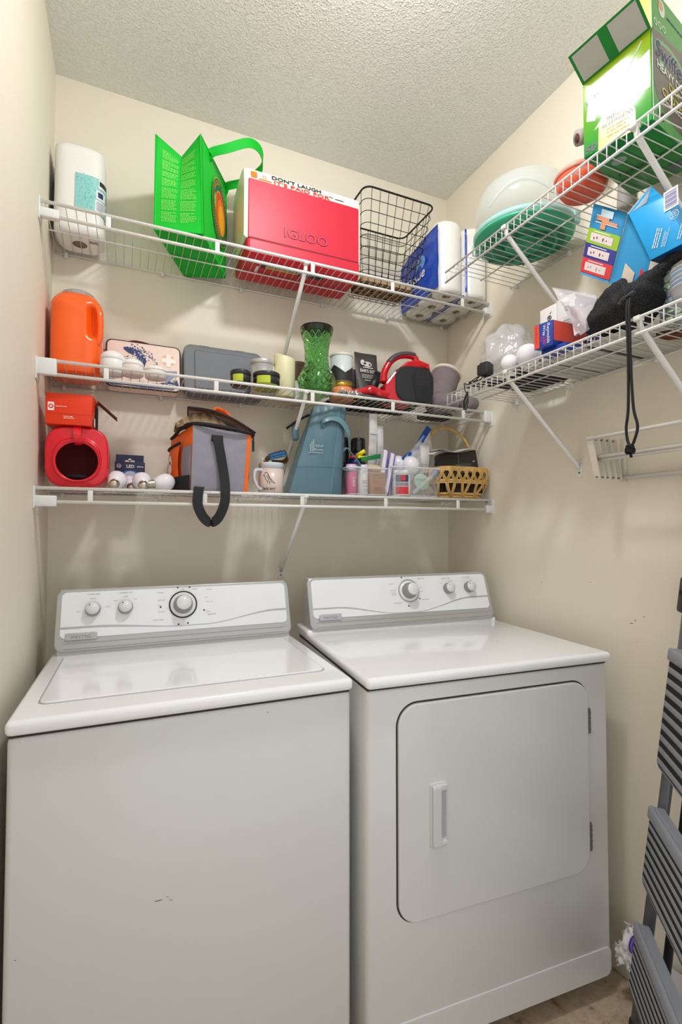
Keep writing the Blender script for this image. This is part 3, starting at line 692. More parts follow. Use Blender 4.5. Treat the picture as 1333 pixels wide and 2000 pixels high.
b.add([(.095, .14, .0022), (.098, .141, .0022), (.135, .196, .0022), (.132, .197, .0022)], [(0, 1, 2, 3)], M('wand_grey', '#8f8f7e')); b.add([(.086, .122, .0022), (.092, .122, .0022), (.099, .142, .0022), (.095, .142, .0022)], [(0, 1, 2, 3)], cg)
F = frame(tuple(B_), C_ - B_, V(0, 0, 1)); w2 = (C_ - B_).length; b.M = F; HB = .312
b.box(0, w2, 0, HB, .0002, .0014, clg)
dkp = [(.0012, .216), (w2 - .0012, .245), (w2 - .0012, .015), (.10, .03), (.045, .045), (.018, .065), (.006, .085), (.0012, .10)]
b.add([(p[0], p[1], .0017) for p in dkp], [tuple(range(len(dkp)))], cdk)
b.add([(.085 + .075 * math.cos(2 * math.pi * i / 28), .182 + .028 * math.sin(2 * math.pi * i / 28), .0019) for i in range(28)], [tuple(range(28))], M('swoosh_green', '#7dbb8a')); b.add([(.030, .165, .0019), (.055, .160, .0019), (.045, .125, .0019)], [(0, 2, 1)], M('swoosh_green')); b.add([(.085 + .066 * math.cos(2 * math.pi * i / 28), .178 + .023 * math.sin(2 * math.pi * i / 28), .0021) for i in range(28)], [tuple(range(28))], cdk)
for dx, dy in ((.0022, 0), (-.0022, 0), (0, .0024), (0, -.0024), (.0016, .0016), (-.0016, -.0016)): b.text('Swiffer', .090 + dx, .160 + dy, .052, wht, z=.0023, width=.150)
b.text('Swiffer', .090, .160, .052, navy, z=.0026, width=.150, bold=.0008)
b.text('HEAVY DUTY', .102, .132, .026, wht, z=.0022, width=.165, bold=.0008); b.text('DRY', .105, .106, .026, cyl_, z=.0022, width=.055, bold=.001); b.text('CLOTHS', .105, .080, .026, cyl_, z=.0022, width=.125, bold=.001); b.lines(.06, .15, (.068,), .003, wht, z=.0022)
b.text('50', .034, .016, .028, blk, z=.0022, width=.032, shear=.15, bold=.001)
for k in range(3): b.disc(.016 + .021 * k, .236 + .002 * k, .0085, M('badge_white', '#dfe9dd'), z=.0020); b.disc(.016 + .021 * k, .236 + .002 * k, .006, clg, z=.0022)
b.add([(.048 + .016 * math.cos(2 * math.pi * i / 20), .284 + .020 * math.sin(2 * math.pi * i / 20), .0018) for i in range(20)], [tuple(range(20))], M('badge_white')); b.add([(.044 + .012 * math.cos(2 * math.pi * i / 20), .289 + .012 * math.sin(2 * math.pi * i / 20), .0020) for i in range(20)], [tuple(range(20))], M('badge_tan', '#cfae88')); b.lines(.075, .21, (.276,), .004, navy, z=.0020)
F = frame(tuple(A + V(0, 0, -.0008)), V(B_ - A), V(A - D_)); b.M = frame(tuple(D_ - V(0, 0, .0006)), B_ - A, A - D_)
b.text('THIS SIDE DOWN', .075, .10, .018, blk, width=.14, shear=.2, rot=0); b.disc(.03, .165, .017, M('badge_grey', '#93a79a'), ry=.014); b.quad(.10, .138, .02, .05, M('barcode_grey', '#5e6a66')); b.lines(.04, .09, (.19, .197), .003, clg, seed=8)
b.build('carton', T, origin=tuple(A))
b = MB(); o1 = V(-.965, -.268, 0); ft = A + up; fb = B_ + upB; tip = (o1 * .95 + V(0, 0, .58)).normalized() * .076
F = frame(tuple(ft + V(0, 0, .0004)), fb - ft, tip); b.M = F; fw = (fb - ft).length
b.box(0, fw, 0, .074, -.0007, .0007, cg)
b.quad(.006, .066, .005, .069, cgry, z=.0010); b.quad(.088, fw - .006, .005, .069, cgry, z=.0010); b.build('flap', T, origin=tuple(ft), label='open green flap with two grey patches')
b = MB(); b.add([fb + V(.002, .002, 0), B_ + V(.002, .002, .309), B_ + (A - B_) * .22 + V(.006, 0, .300), B_ + (A - B_) * .12 + V(.004, 0, .215)], [(0, 1, 2, 3), (3, 2, 1, 0)], M('flap_yellow', '#e0b02a', rough=.4)); b.build('flap', T, origin=tuple(fb), label='yellow inner flap')
# grey roll
gry = M('grey_paper_tube', '#a8a39b', rough=.7)
p1 = V(1.186, .992, 2.375); pts = bez([V(1.318, .945, z + .001), V(1.320, .940, 2.30), V(1.312, .938, 2.375), V(1.285, .945, 2.405), V(1.235, .970, 2.393), p1], 8); d = (pts[-1] - pts[-3]).normalized()
b = MB(); b.tube(pts, .021, gry, 24); b.tube([p1 + d * .0002, p1 + d * .0006], .0125, M('brown_inner', '#5a3d30', rough=.9), 16); p0 = pts[0]
o = b.build('paper_tube', origin=tuple(p0)); tag(o, 'grey bent hollow tube standing behind the big green and yellow carton', 'tube')
# ---------------------------------------------------------------- middle shelf on the back wall
z = Z2 + .001
orj = M('orange_glossy_plastic', '#ff6410', rough=.2, coat=.4, spec=.6); grcap = M('grey_cap_plastic', '#a3a3a2', rough=.35)
T = thing('detergent_jug', 'large glossy orange jug with moulded side handle and grey cap', 'jug', (-.137, 1.74, z))
b = MB()
def jug(u, v):
    a = 2 * math.pi * u; zz = z + .250 * v; n = 3.2
    hx, hy = .0735, .078
    k = 1 - .12 * max(0, (.10 - v) / .10) ** 2 - .30 * max(0, (v - .84) / .16) ** 1.8
    c, s = math.cos(a), math.sin(a); q = (abs(c) ** n + abs(s) ** n) ** (-1 / n) * k
    x, y = -.137 + hx * q * c, 1.738 + hy * q * s
    if s < 0:      # finger recess on the front right
        e = smoothstep(1 - abs(x + .093) / .019) * smoothstep((v - .42) / .12) * smoothstep((.88 - v) / .12); y += .032 * e
        e2 = smoothstep(1 - abs((x + .155) / .05) ** 3) * smoothstep((v - .08) / .08) * smoothstep((.8 - v) / .1); y += .0025 * e2
    return (x, y, zz)
b.grid(jug, 120, 48, orj, closed_u=True); n_ = 120
o = len(b.v) - n_ * 49; b.f.append([o + i for i in range(n_)][::-1]); b.mi.append(0); b.sm.append(False)
o2 = len(b.v) - n_; b.f.append([o2 + i for i in range(n_)]); b.mi.append(0); b.sm.append(False)
b.build('jug_body', T)
b = MB(); b.box(-.112, -.066, 1.672, 1.692, z + .108, z + .206, orj, r=.0) if 0 else None
b.tube(bez([(-.084, 1.686, z + .09), (-.0725, 1.676, z + .12), (-.0725, 1.674, z + .185), (-.084, 1.682, z + .22)], 8), .0095, orj, 12); b.build('handle', T)
b = MB(); cv = [(.050, .244), (.051, .252), (.046, .264), (.040, .268), (0, .269)]; b.lathe(cv, grcap, (-.137, 1.738, z), 48)
for k in range(24): a = 2 * math.pi * k / 24; b.box(-.137 + .0505 * math.cos(a) - .001, -.137 + .0505 * math.cos(a) + .001, 1.738 + .0505 * math.sin(a) - .001, 1.738 + .0505 * math.sin(a) + .001, z + .244, z + .258, grcap)
b.build('cap', T)

# first aid case with printed waves
pch = M('peach_case_fabric', '#f1d9cb', rough=.55, var=.04, vscale=20); pip = M('black_piping', '#2a2327', rough=.6); mrd = M('maroon_strap', '#8c1f28', rough=.6)
nvy = M('navy_wave_print', '#2f3f73', rough=.6); slt = M('slate_wave_print', '#8f9aae', rough=.6); crm = M('cream_print', '#efe7dd', rough=.6)
x0, x1 = -.056, .176
T = thing('first_aid_case', 'pale peach zip case printed with blue waves and a white cross', 'first aid kit', (.06, 1.80, z))
F = frame((x0, 1.772, z + .002), (1, 0, 0), (0, .030, .150)); Wc, Hc = x1 - x0, .166
b = MB(F); b.rrect(0, Wc, 0, Hc, .018, -.045, 0, pch, seg=8, bev=.004)
def pl(pts, m, h=.0006): b.add([(p[0], (p[1] + (.016 if p[1] > .044 else 0)), h) for p in pts], [tuple(range(len(pts)))], m)
# plain generic wave shapes
wv = [(.0, .004), (.02, .002), (.06, .004), (.12, .002), (.21, .004), (.228, .02), (.222, .044), (.19, .032), (.16, .022), (.12, .018), (.07, .014), (.03, .02), (.004, .024)]
pl(wv, nvy); pl([(.17, .030), (.20, .036), (.222, .046), (.222, .060), (.185, .056), (.17, .046)], slt)
rd = random.Random(11)
for i in range(46):
    x = rd.uniform(.006, .215); y = .006 + rd.random() * (.012 + .02 * (x / .22)); b.add([(x + .007 * math.cos(R(20 + k * 20)) , y + .005 * math.sin(R(20 + k * 20)), .0010) for k in range(8)] + [(x + .005 * math.cos(R(160 - k * 20)), y + .0035 * math.sin(R(160 - k * 20)), .0010) for k in range(8)], [tuple(range(16))], crm)
pl([(.098, .045), (.104, .075), (.090, .098), (.066, .107), (.052, .118), (.05, .126), (.064, .13), (.085, .127), (.10, .122), (.118, .105), (.124, .085), (.116, .06), (.118, .045)], nvy)
for i in range(120):
    t = rd.random(); x = .07 + .10 * t + rd.gauss(0, .008); y = .133 - .07 * t ** 2 + rd.gauss(0, .010)
    if not (.01 < x < .16 and .05 < y < .145): continue
    b.disc(x, y + .014, rd.uniform(.0010, .0032), rd.choice([slt, nvy, crm]), z=.0010, n=7)
for i in range(70):
    x = rd.gauss(.055, .018); y = rd.gauss(.085, .008); b.disc(x, y + .014, rd.uniform(.0010, .0026), rd.choice([slt, nvy, crm]), z=.0010, n=7)
for i in range(4): pl([(.088 + .006 * i, .06), (.090 + .006 * i, .06), (.094 + .006 * i, .10 - .004 * i), (.092 + .006 * i, .10 - .004 * i)], slt, .0010)
pl(rr(.172, .215, .078, .118, .018), M('peach_glow_print', '#f0c29e', rough=.6), .0006)
pl([(.187, .072), (.202, .072), (.202, .088), (.218, .088), (.218, .104), (.202, .104), (.202, .120), (.187, .120), (.187, .104), (.171, .104), (.171, .088), (.187, .088)], M('white_cross_print', '#f6f1ea', rough=.6), .0012)
b.build('case_shell', T)
b = MB(F); b.tube([(p[0], p[1], -.004) for p in rr(-.001, Wc + .001, -.001, Hc + .001, .018, 8)], .0026, pip, 8, closed=True); b.build('piping', T)
b = MB(F); b.strap(bez([(.045, Hc, -.02), (.06, Hc + .006, -.02), (.085, Hc + .014, -.02), (.12, Hc + .012, -.02), (.15, Hc + .003, -.02), (.165, Hc, -.02)], 6), V(0, 0, 1), .012, .003, mrd); b.build('handle', T)

# grey hard case
gc = M('grey_moulded_plastic', '#73777c', rough=.6, bump=.5, bscale=420, bdist=.0008); gcd = M('dark_grey_latch', '#4f5257', rough=.5)
x0, x1 = .188, .472
T = thing('tool_case', 'closed grey plastic tool case standing on edge behind the candle tins', 'case', (.33, 1.80, z))
F = frame((x0, 1.765, z + .002), (1, 0, 0), (0, .028, .158)); Wc, Hc = x1 - x0, .186
b = MB(F); b.rrect(0, Wc, 0, Hc, .028, -.04, 0, gc, seg=8, bev=.005)
b.build('case_shell', T)
b = MB(F); b.rrect(.036, Wc - .03, .018, Hc - .022, .008, 0, .0025, gcd, seg=5); b.rrect(.039, Wc - .033, .021, Hc - .025, .007, 0, .0035, gc, seg=5, bev=.001); b.build('lid_panel', T)
for u in (.055, .185): b = MB(F); b.box(u, u + .034, Hc - .003, Hc + .003, -.03, -.006, gcd, r=.001); b.build('latch', T)

# three domed white pots
wp = M('white_porcelain', '#ecebe8', rough=.3, coat=.3); pk = M('pale_pink_paper', '#e6d8d2', rough=.5)
for i, (x, y, r, hh, lb) in enumerate(((-.034, 1.650, .036, .066, 'tallest of the three white domed pots, beside the orange jug'), (.022, 1.64, .032, .048, 'middle one of the three white domed pots, in front of the wave case'), (.088, 1.645, .031, .038, 'right one of the three white domed pots, below the white cross'))):
    T = thing('lidded_pot', lb, 'pot', (x, y, z), 'white domed pots')
    b = MB(); b.lathe([(r * .86, 0), (r, .004), (r, hh * .62), (r * .97, hh * .64)], pk if i else wp, (x, y, z), 32); b.build('pot_body', T)
    b = MB(); b.lathe([(r * .97, hh * .64), (r * 1.02, hh * .66), (r * .98, hh * .82), (r * .78, hh * .98), (r * .4, hh * 1.08), (0, hh * 1.11)], wp, (x, y, z), 32); b.build('lid', T)

# tins and candles
tinb = M('black_tin', '#2b2b2c', rough=.35, spec=.5); limel = M('lime_label', '#b9c63a', rough=.5); tinlime = M('lime_tin_base', '#8f9a3c', rough=.45)
slv = M('silver_tin', '#c3c2be', rough=.35, metal=.45)
for (x, y, r, h, lb) in ((.353, 1.622, .034, .052, 'small black tin with a lime green label, left of the larger black tin'), (.440, 1.617, .046, .053, 'wide black tin with a lime green label, in front of the silver tin')):
    T = thing('candle_tin', lb, 'tin', (x, y, z)); b = MB(); b.lathe([(r * .9, 0), (r * .97, .003), (r * .97, h - .014)], tinlime if r > .04 else tinb, (x, y, z), 40)
    b.lathe([(r * .965, .011), (r * .972, .011), (r * .972, h - .014), (r * .96, h - .014)], tinb, (x, y, z), 40)
    b.grid(lambda u, v: (x + r * .978 * math.cos(R(-150 + 62 * u)), y + r * .978 * math.sin(R(-150 + 62 * u)), z + .012 + (h - .028) * v), 10, 1, limel)
    b.build('tin_body', T); b = MB(); b.lathe([(r * .99, h - .014), (r, h - .013), (r, h - .002), (r * .97, h), (r * .9, h), (r * .88, h - .001), (0, h - .001)], tinb, (x, y, z), 40); b.build('lid', T)
x, y = .452, 1.715; T = thing('metal_tin', 'tall silver tin with stepped lid and white label, behind the black tins', 'tin', (x, y, z))
b = MB(); b.lathe([(.040, 0), (.042, .002), (.042, .118)], slv, (x, y, z), 40); b.grid(lambda u, v: (x + .0424 * math.cos(R(-45 + 40 * u)), y + .0424 * math.sin(R(-45 + 40 * u)), z + .06 + .05 * v), 8, 1, wht); b.build('tin_body', T)
b = MB(); b.lathe([(.0425, .112), (.0435, .113), (.0435, .126), (.042, .128), (.037, .129), (.036, .127), (0, .127)], slv, (x, y, z), 40); b.build('lid', T)
wax = M('cream_wax', '#e3ddb2', rough=.45, sss=.2)
x, y = .530, 1.70; b = MB(); b.lathe([(.036, 0), (.038, .002), (.038, .148), (.036, .152), (.030, .149), (.02, .143), (0, .141)], wax, (x, y, z), 40, rf=lambda a, t, zz: 1.0)
b.v = [v + V(0, 0, .010 * math.cos(math.atan2(v.y - y, v.x - x) - 2.2)) if v.z > z + .14 else v for v in b.v]
b.tube([(x, y, z + .142), (x + .001, y, z + .152)], .0012, blk, 6); o = b.build('pillar_candle', origin=(x, y, z)); tag(o, 'thick cream pillar candle with a melted sloping top', 'candle')
x, y = .603, 1.765; T = thing('jar_candle', 'round candle jar with mottled reddish brown lid, half hidden by the green vase', 'candle', (x, y, z))
mot = M('mottled_brown_lid', '#84625a', rough=.5, var=.35, vscale=60); gl = M('pale_candle_glass', '#d9dcc9', rough=.15)
b = MB(); b.lathe([(.034, 0), (.036, .004), (.036, .085)], gl, (x, y, z), 36); b.grid(lambda u, v: (x + .0364 * math.cos(R(-130 + 75 * u)), y + .0364 * math.sin(R(-130 + 75 * u)), z + .008 + .062 * v), 10, 1, wht); b.build('jar_glass', T)
b = MB(); b.lathe([(.0385, .084), (.0395, .086), (.0395, .150), (.037, .154), (0, .155)], mot, (x, y, z), 36); b.lathe([(.037, .0855), (.0395, .0855)], blk, (x, y, z), 24); b.lathe([(.0398, .138), (.0405, .139), (.0405, .141), (.0398, .142)], mot, (x, y, z), 36); b.build('lid', T)

# green glass vase
vg = M('green_cut_glass', '#b2eeac', rough=.04, trans=1.0, ior=1.3, spec=.8, coat=.4)
x, y = .628, 1.632
prof0 = [(.034, 0), (.046, .004), (.058, .022), (.067, .045), (.0685, .058), (.064, .074), (.052, .094), (.045, .112), (.0425, .135), (.043, .16), (.047, .19), (.053, .215), (.0595, .236), (.0605, .243), (.0590, .2465)]
fine = []
for (a, b_), (c_, d_) in zip(prof0, prof0[1:]):
    for k in range(8): t = k / 8; fine.append((a + (c_ - a) * t, b_ + (d_ - b_) * t))
fine.append(prof0[-1])
def dia(a, t, zz):
    if not .03 < zz < .225: return 1.0
    p = a / (2 * math.pi) * 14; q = zz / .030
    d = min(abs((p + q) % 1 - .5), abs((p - q) % 1 - .5)); return 1.0 - .075 * smoothstep((.16 - d) / .16) if d < .16 else 1.0
T = thing('glass_vase', 'green glass vase with cut diamond pattern and bulging base', 'vase', (x, y, z))
b = MB(); b.lathe(fine, vg, (x, y, z), 168, rf=dia, smooth=False)
b.lathe([(.0560, .2465), (.0555, .236), (.049, .215), (.043, .19), (.039, .16), (.0385, .135), (.041, .112), (.048, .094), (.060, .074), (.0645, .058), (.063, .045), (.052, .02), (.03, .010), (0, .009)], vg, (x, y, z), 64)
b.lathe([(.0590, .2465), (.0560, .2465)], vg, (x, y, z), 64); b.build('vase_glass', T)

# peach jar with gold lid and black and white canister
x, y = .738, 1.66
pj_ = M('peach_glaze', '#e88e63', rough=.2, coat=.4); gold = M('gold_lid', '#c5a03a', rough=.25, metal=.8)
T = thing('candle_jar', 'peach candle jar with gold band, right of the green vase', 'jar', (x, y, z))
b = MB(); b.lathe([(.040, 0), (.045, .004), (.047, .02), (.044, .038), (.039, .050)], pj_, (x, y, z), 40); b.build('jar_body', T)
b = MB(); b.lathe([(.041, .050), (.0415, .051), (.0415, .066), (0, .0665)], gold, (x, y, z), 40); b.build('lid', T)
T = thing('canister', 'white canister with black zigzag band, on top of the peach jar', 'canister', (x, y, z + .067))
b = MB(); z2 = z + .0675; b.lathe([(.040, 0), (.041, .001), (.0415, .010), (.0415, .100)], M('pale_grey_card', '#c9d2d2', rough=.35), (x, y, z2), 48)
def zz_(u, v): a = R(-180 + 360 * u); top = .030 + .030 * (1 - abs(((a / (math.pi * .66) + .8) % 1) * 2 - 1)); return (x + .0419 * math.cos(a), y + .0419 * math.sin(a), z2 + .001 + top * v)
b.grid(zz_, 72, 2, blk, closed_u=True); b.build('canister_body', T); b = MB(); b.lathe([(.0425, .096), (.043, .098), (.043, .104), (.040, .106), (0, .1055)], M('cream_lid', '#d8d2bf', rough=.4), (x, y, z2), 48); b.build('lid', T)
# pouches
pbk = M('charcoal_pouch', '#47443f', rough=.45, bump=.25, bscale=30, bdist=.003)
def pouch(name, lb, o, u, up_, w, h, th, m, det=None):
    F = frame(o, u, up_); b = MB(F)
    def fn(s):
        def g(a, v): t = th * math.sin(math.pi * min(1, a)) ** .6 * (1 - v ** 1.5) * .5 + .0008; return (w * a, h * v, s * t + .002 * math.sin(6 * a + 3 * v) * v)
        return g
    b.grid(fn(1), 16, 16, m); b.grid(lambda a, v: fn(-1)(1 - a, v), 16, 16, m)
    if det: det(b)
    ob_ = b.build(name, origin=o); return tag(ob_, lb, 'pouch')
def det(b):
    g = M('pouch_print', '#d9d6cf', rough=.5); zc = .024
    b.disc(.052, .185, .020, g, z=.012, ry=.011); b.disc(.04, .187, .006, blk, z=.0125, ry=.004); b.disc(.062, .184, .005, blk, z=.0125, ry=.004); b.disc(.03, .19, .010, g, z=.012, ry=.012); b.quad(.03, .076, .168, .172, g, z=.0135)
    b.text("EAR'S SOIL", .052, .148, .018, g, z=.0165, width=.075, bold=.0006); b.lines(.02, .085, (.136, .130, .124), .0022, g, z=.019, seed=3); b.lines(.03, .08, (.112,), .003, g, z=.0225, seed=6)
    b.quad(.018, .06, .012, .06, M('lime_pouch_panel', '#aebf2d', rough=.4), z=.0275); b.text('EARTH', .045, .066, .015, g, z=.0275, width=.04)
F0 = (.838, 1.735, z + .001)
pouch('coffee_pouch', 'tall dark pouch with white lettering and a lime panel, behind the vacuum', F0, (1, .05, 0), (-.0, .10, 1), .103, .235, .05, pbk, det)
pouch('snack_pouch', 'short black pouch leaning between the canister and the tall dark pouch', (.785, 1.77, z + .001), (1, -.1, 0), (.12, .0, 1), .080, .165, .045, M('black_foil_pouch', '#33312e', rough=.35), lambda b: [b.disc(.02 + .01 * k, .03 + .008 * (k % 3), .004, yel if k % 2 else wht, z=.0235, n=8) for k in range(5)])

# handheld vacuum
vr = M('red_vacuum_plastic', '#c81220', rough=.18, coat=.5); vb = M('black_vacuum_plastic', '#26272a', rough=.4); vgx = M('dark_grey_trim', '#4a4347', rough=.4)
T = thing('handheld_vacuum', 'red and black cordless handheld vacuum lying on the middle shelf', 'vacuum cleaner', (.98, 1.62, z))
b = MB(); F = frame((1.005, 1.628, z + .073), (1, -.18, 0), (.08, 0, 1)); b.M = F
def bod(u, v):
    a = 2 * math.pi * u; n = 3.4; c, s = math.cos(a), math.sin(a); q = (abs(c) ** n + abs(s) ** n) ** (-1 / n)
    k = [(.055, .92), (.050, 1.0), (.02, 1.03), (-.02, .98), (-.048, .86)]
    t = v * (len(k) - 1); i = min(int(t), len(k) - 2); f_ = t - i; zz = k[i][0] + (k[i + 1][0] - k[i][0]) * f_; sc2 = k[i][1] + (k[i + 1][1] - k[i][1]) * f_
    return (.078 * q * c * sc2 + .008, .070 * q * s * sc2 - .0 + .01 * math.cos(a) * 0, zz)
b.grid(bod, 64, 16, vb, closed_u=True); w = len(b.v) - 64 * 17
b.f.append([w + i for i in range(64)]); b.mi.append(b.idx(vb)); b.sm.append(False)
b.f.append([w + 64 * 16 + i for i in range(64)][::-1]); b.mi.append(b.idx(vb)); b.sm.append(False)
b.add([(.012, -.066, .0575), (.075, -.066, .0575), (.082, .03, .0575), (.055, .062, .0575), (.015, .062, .0575), (-.002, .03, .0575)], [tuple(range(6))], M('vent_black', '#1b1c1e', rough=.5))
for i in range(10):
    for j in range(8): b.disc(.012 + i * .0062, .052 - j * .0075, .0016, vgx, z=.0582, n=6)
b.disc(.035, -.035, .010, M('vent_black'), z=.0585); b.build('motor_housing', T)
b = MB(F); b.prism([(-.078, -.070), (.0, -.074), (-.03, -.02), (-.055, .03), (-.02, .062), (.055, .068), (.075, .060), (.070, .085), (.03, .098), (-.02, .088), (-.07, .045), (-.105, .0), (-.11, -.055)], -.04, .050, vr, r=.006, smooth=False); b.build('red_shell', T)
b = MB(F); hp = bez([(-.100, .015, 0), (-.095, .055, 0), (-.070, .098, 0), (-.035, .122, 0), (.005, .128, 0), (.030, .122, 0), (.036, .100, 0), (.030, .078, 0)], 8)
b.tube(hp, [.0175 - .004 * math.sin(math.pi * i / (len(hp) - 1)) for i in range(len(hp))], vr, 16, up=(0, 0, 1), flat=.85); b.tube([(p.x, p.y + .004, p.z) for p in hp[14:40]], .0165, vgx, 14, up=(0, 0, 1), flat=.7); b.build('handle', T)
b = MB(); b.tube(bez([(.925, 1.625, z + .035), (.88, 1.62, z + .028), (.84, 1.618, z + .040), (.80, 1.615, z + .030), (.765, 1.61, z + .022)], 8), [.022] * 12 + [.020] * 8 + [.016] * 12 + [.012], vr, 16, flat=1.3); b.build('nozzle', T)
b = MB(); b.tube([(.775, 1.61, z + .012), (.92, 1.62, z + .012)], .011, vb, 14, flat=2.2); b.build('nozzle_base', T)
b = MB(); b.cyl((.872, 1.700, z + .052), (.912, 1.695, z + .128), .019, vb, 24); b.cyl((.912, 1.695, z + .128), (.916, 1.6945, z + .136), .0215, vb, 24); b.box(.866, .899, 1.685, 1.725, z + .002, z + .075, vb, r=.006)
o = b.build('brush_attachment', origin=(.88, 1.665, z + .002)); tag(o, 'short black hollow attachment standing between pouch and red vacuum', 'vacuum attachment')

# grey felt slippers
felt = M('grey_felt', '#85797b', rough=.95, bump=.4, bscale=240, bdist=.002, var=.12, vscale=60); flc = M('cream_fleece', '#ece2d2', rough=.95, bump=.5, bscale=200)
T = thing('slipper', 'grey felt slipper boot with cream lining standing up, right of the vacuum', 'slipper', (1.215, 1.68, z))
b = MB(); pts = [V(1.165, 1.66, z + .02), V(1.18, 1.67, z + .06), V(1.215, 1.69, z + .125), V(1.240, 1.70, z + .175)]
b.tube(bez(pts, 8), [.05] * 6 + [.055] * 8 + [.058] * 10 + [.058], felt, 28); b.build('shaft', T)
b = MB(); e = pts[-1]; d = (pts[-1] - pts[-2]).normalized(); u = d.orthogonal().normalized(); w = d.cross(u)
b.tube([e + (u * math.cos(2 * math.pi * i / 32) + w * math.sin(2 * math.pi * i / 32)) * .0575 for i in range(32)], .0075, flc, 8, closed=True); b.tube([e - d * .004, e + d * .001], [.055, .050], flc, 24); b.build('lining', T)
b = MB(); b.tube(bez([(1.135, 1.655, z + .03), (1.165, 1.635, z + .035), (1.195, 1.62, z + .032), (1.225, 1.612, z + .028)], 8), [.030 + .012 * math.sin(math.pi * min(1, i / 24 + .15)) for i in range(25)], felt, 20, flat=1.1); b.build('foot', T)
T = thing('slipper', 'second grey felt slipper with an orange patch, lying under the lower right shelf end', 'slipper', (1.28, 1.61, z))
b = MB(); b.tube(bez([(1.245, 1.585, z + .028), (1.27, 1.60, z + .032), (1.295, 1.615, z + .034), (1.318, 1.63, z + .030)], 8), [.018 + .016 * math.sin(math.pi * min(1, i / 24 * .9 + .1)) for i in range(25)], felt, 20, flat=1.2); b.build('foot', T)
b = MB(); b.ball((1.272, 1.587, z + .036), .018, M('rust_orange_felt', '#b5482c', rough=.9), sz=.8, sx=1.0, sy=.7); b.build('patch', T)
dkc = M('dark_knit', '#2c2a2c', rough=.95, bump=.6, bscale=150, bdist=.003)
b = MB(); b.grid(lambda u, v: (.70 + .37 * u + .01 * noise.noise(V(v * 4, 0, 1)), 1.675 + .13 * v + .008 * noise.noise(V(u * 5, 1, 0)), z + .002 + .010 * (.5 + .5 * noise.noise(V(u * 9, v * 6, 2)))), 50, 20, dkc, thick=.003)
o = b.build('cloth', origin=(.88, 1.74, z + .002)); tag(o, 'flat dark cloth spread on the middle shelf under the vacuum', 'cloth')
slf = M('crumpled_silver_film', '#c9c6c4', rough=.25, metal=.6, bump=.8, bscale=120, bdist=.006)
b = MB(); b.grid(lambda u, v: (.70 + .085 * u, 1.570 + .05 * v, z + .003 + .022 * max(0, noise.noise(V(u * 8, v * 7, 5)) + .35)), 40, 24, slf, thick=.001)
o = b.build('foil_wrapper', origin=(.74, 1.6, z + .003)); tag(o, 'crumpled silver wrapper on the middle shelf below the peach jar', 'wrapper')
b = MB(); b.box(1.165, 1.30, 1.735, 1.82, z + .001, z + .026, dkc, r=.009); o = b.build('hat', origin=(1.235, 1.78, z)); tag(o, 'folded black knit hat at the right end of the middle shelf', 'hat')
# ---------------------------------------------------------------- lowest shelf on the back wall
z = Z3 + .001
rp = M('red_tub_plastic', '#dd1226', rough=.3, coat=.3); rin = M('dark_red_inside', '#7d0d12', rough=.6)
T = thing('plastic_tub', 'glossy red square tub with large round opening facing the room and a strap handle', 'tub', (-.124, 1.67, z))
b = MB(); x0, x1, y0, y1, z1 = -.205, -.040, 1.590, 1.77, z + .176
hc = (-.122, z + .075); hr = .0560; N = 64
def sq(a, ex=3.6): c, s = math.cos(a), math.sin(a); q = (abs(c) ** ex + abs(s) ** ex) ** (-1 / ex); return c * q, s * q
def front(u, v):    # ring from opening to the rounded square outline, then back along the sides
    a = 2 * math.pi * u; sx, sz = sq(a); cx_, cz_ = (x0 + x1) / 2, (z + z1) / 2; hx, hz = (x1 - x0) / 2, (z1 - z) / 2
    o = V(hc[0] + hr * math.cos(a), y0, hc[1] + hr * math.sin(a))
    if v <= .4:
        t = v / .4; e = V(cx_ + sx * hx * .92, y0 + .002, cz_ + sz * hz * .92); p = o.lerp(e, t); p.y = y0 - .008 * math.sin(min(1, t * 3.2) * math.pi) * (t < .3125) + .004 * t; return p
    if v <= .6:
        t = (v - .4) / .2; k = .92 + .08 * math.sin(t * math.pi / 2); return V(cx_ + sx * hx * k, y0 + .004 + .016 * (1 - math.cos(t * math.pi / 2)), cz_ + sz * hz * k)
    t = (v - .6) / .4; return V(cx_ + sx * hx, y0 + .02 + (y1 - y0 - .02) * t, cz_ + sz * hz)
b.grid(front, N, 30, rp, closed_u=True)
b.f.append([len(b.v) - N + i for i in range(N)]); b.mi.append(0); b.sm.append(False)
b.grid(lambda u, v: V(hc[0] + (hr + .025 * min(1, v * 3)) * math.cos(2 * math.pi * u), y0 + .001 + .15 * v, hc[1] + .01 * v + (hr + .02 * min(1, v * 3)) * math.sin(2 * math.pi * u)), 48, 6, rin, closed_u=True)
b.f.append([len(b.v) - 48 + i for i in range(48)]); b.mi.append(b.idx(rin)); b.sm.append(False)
b.build('tub_body', T)
b = MB(); b.tube([(hc[0] + (hr + .001) * math.cos(2 * math.pi * i / 48), y0 - .001, hc[1] + (hr + .001) * math.sin(2 * math.pi * i / 48)) for i in range(48)], .0034, rp, 8, closed=True); b.build('rim', T)
b = MB(); b.strap(bez([(-.122, y0 + .035, z1 - .004), (-.122, y0 + .008, z1 - .001), (-.122, y0 - .014, z1 - .022), (-.120, y0 - .012, z1 - .043), (-.119, y0 + .0, z1 - .052)], 6), V(1, 0, 0), .019, .005, rp); b.build('handle', T)
b = MB(); rd = random.Random(2)
b.ball((-.124, 1.64, z + .032), .034, M('dark_contents', '#1d1214', rough=.8), sz=.30, sy=1.0); o = b.build('dark_cloth', origin=(-.124, 1.64, z + .02)); tag(o, 'small dark bundle lying inside the round opening of the red tub', 'cloth')
rbx = M('red_orange_card', '#ea3a12', rough=.4); brn = M('brown_card_inside', '#7a5238', rough=.85)
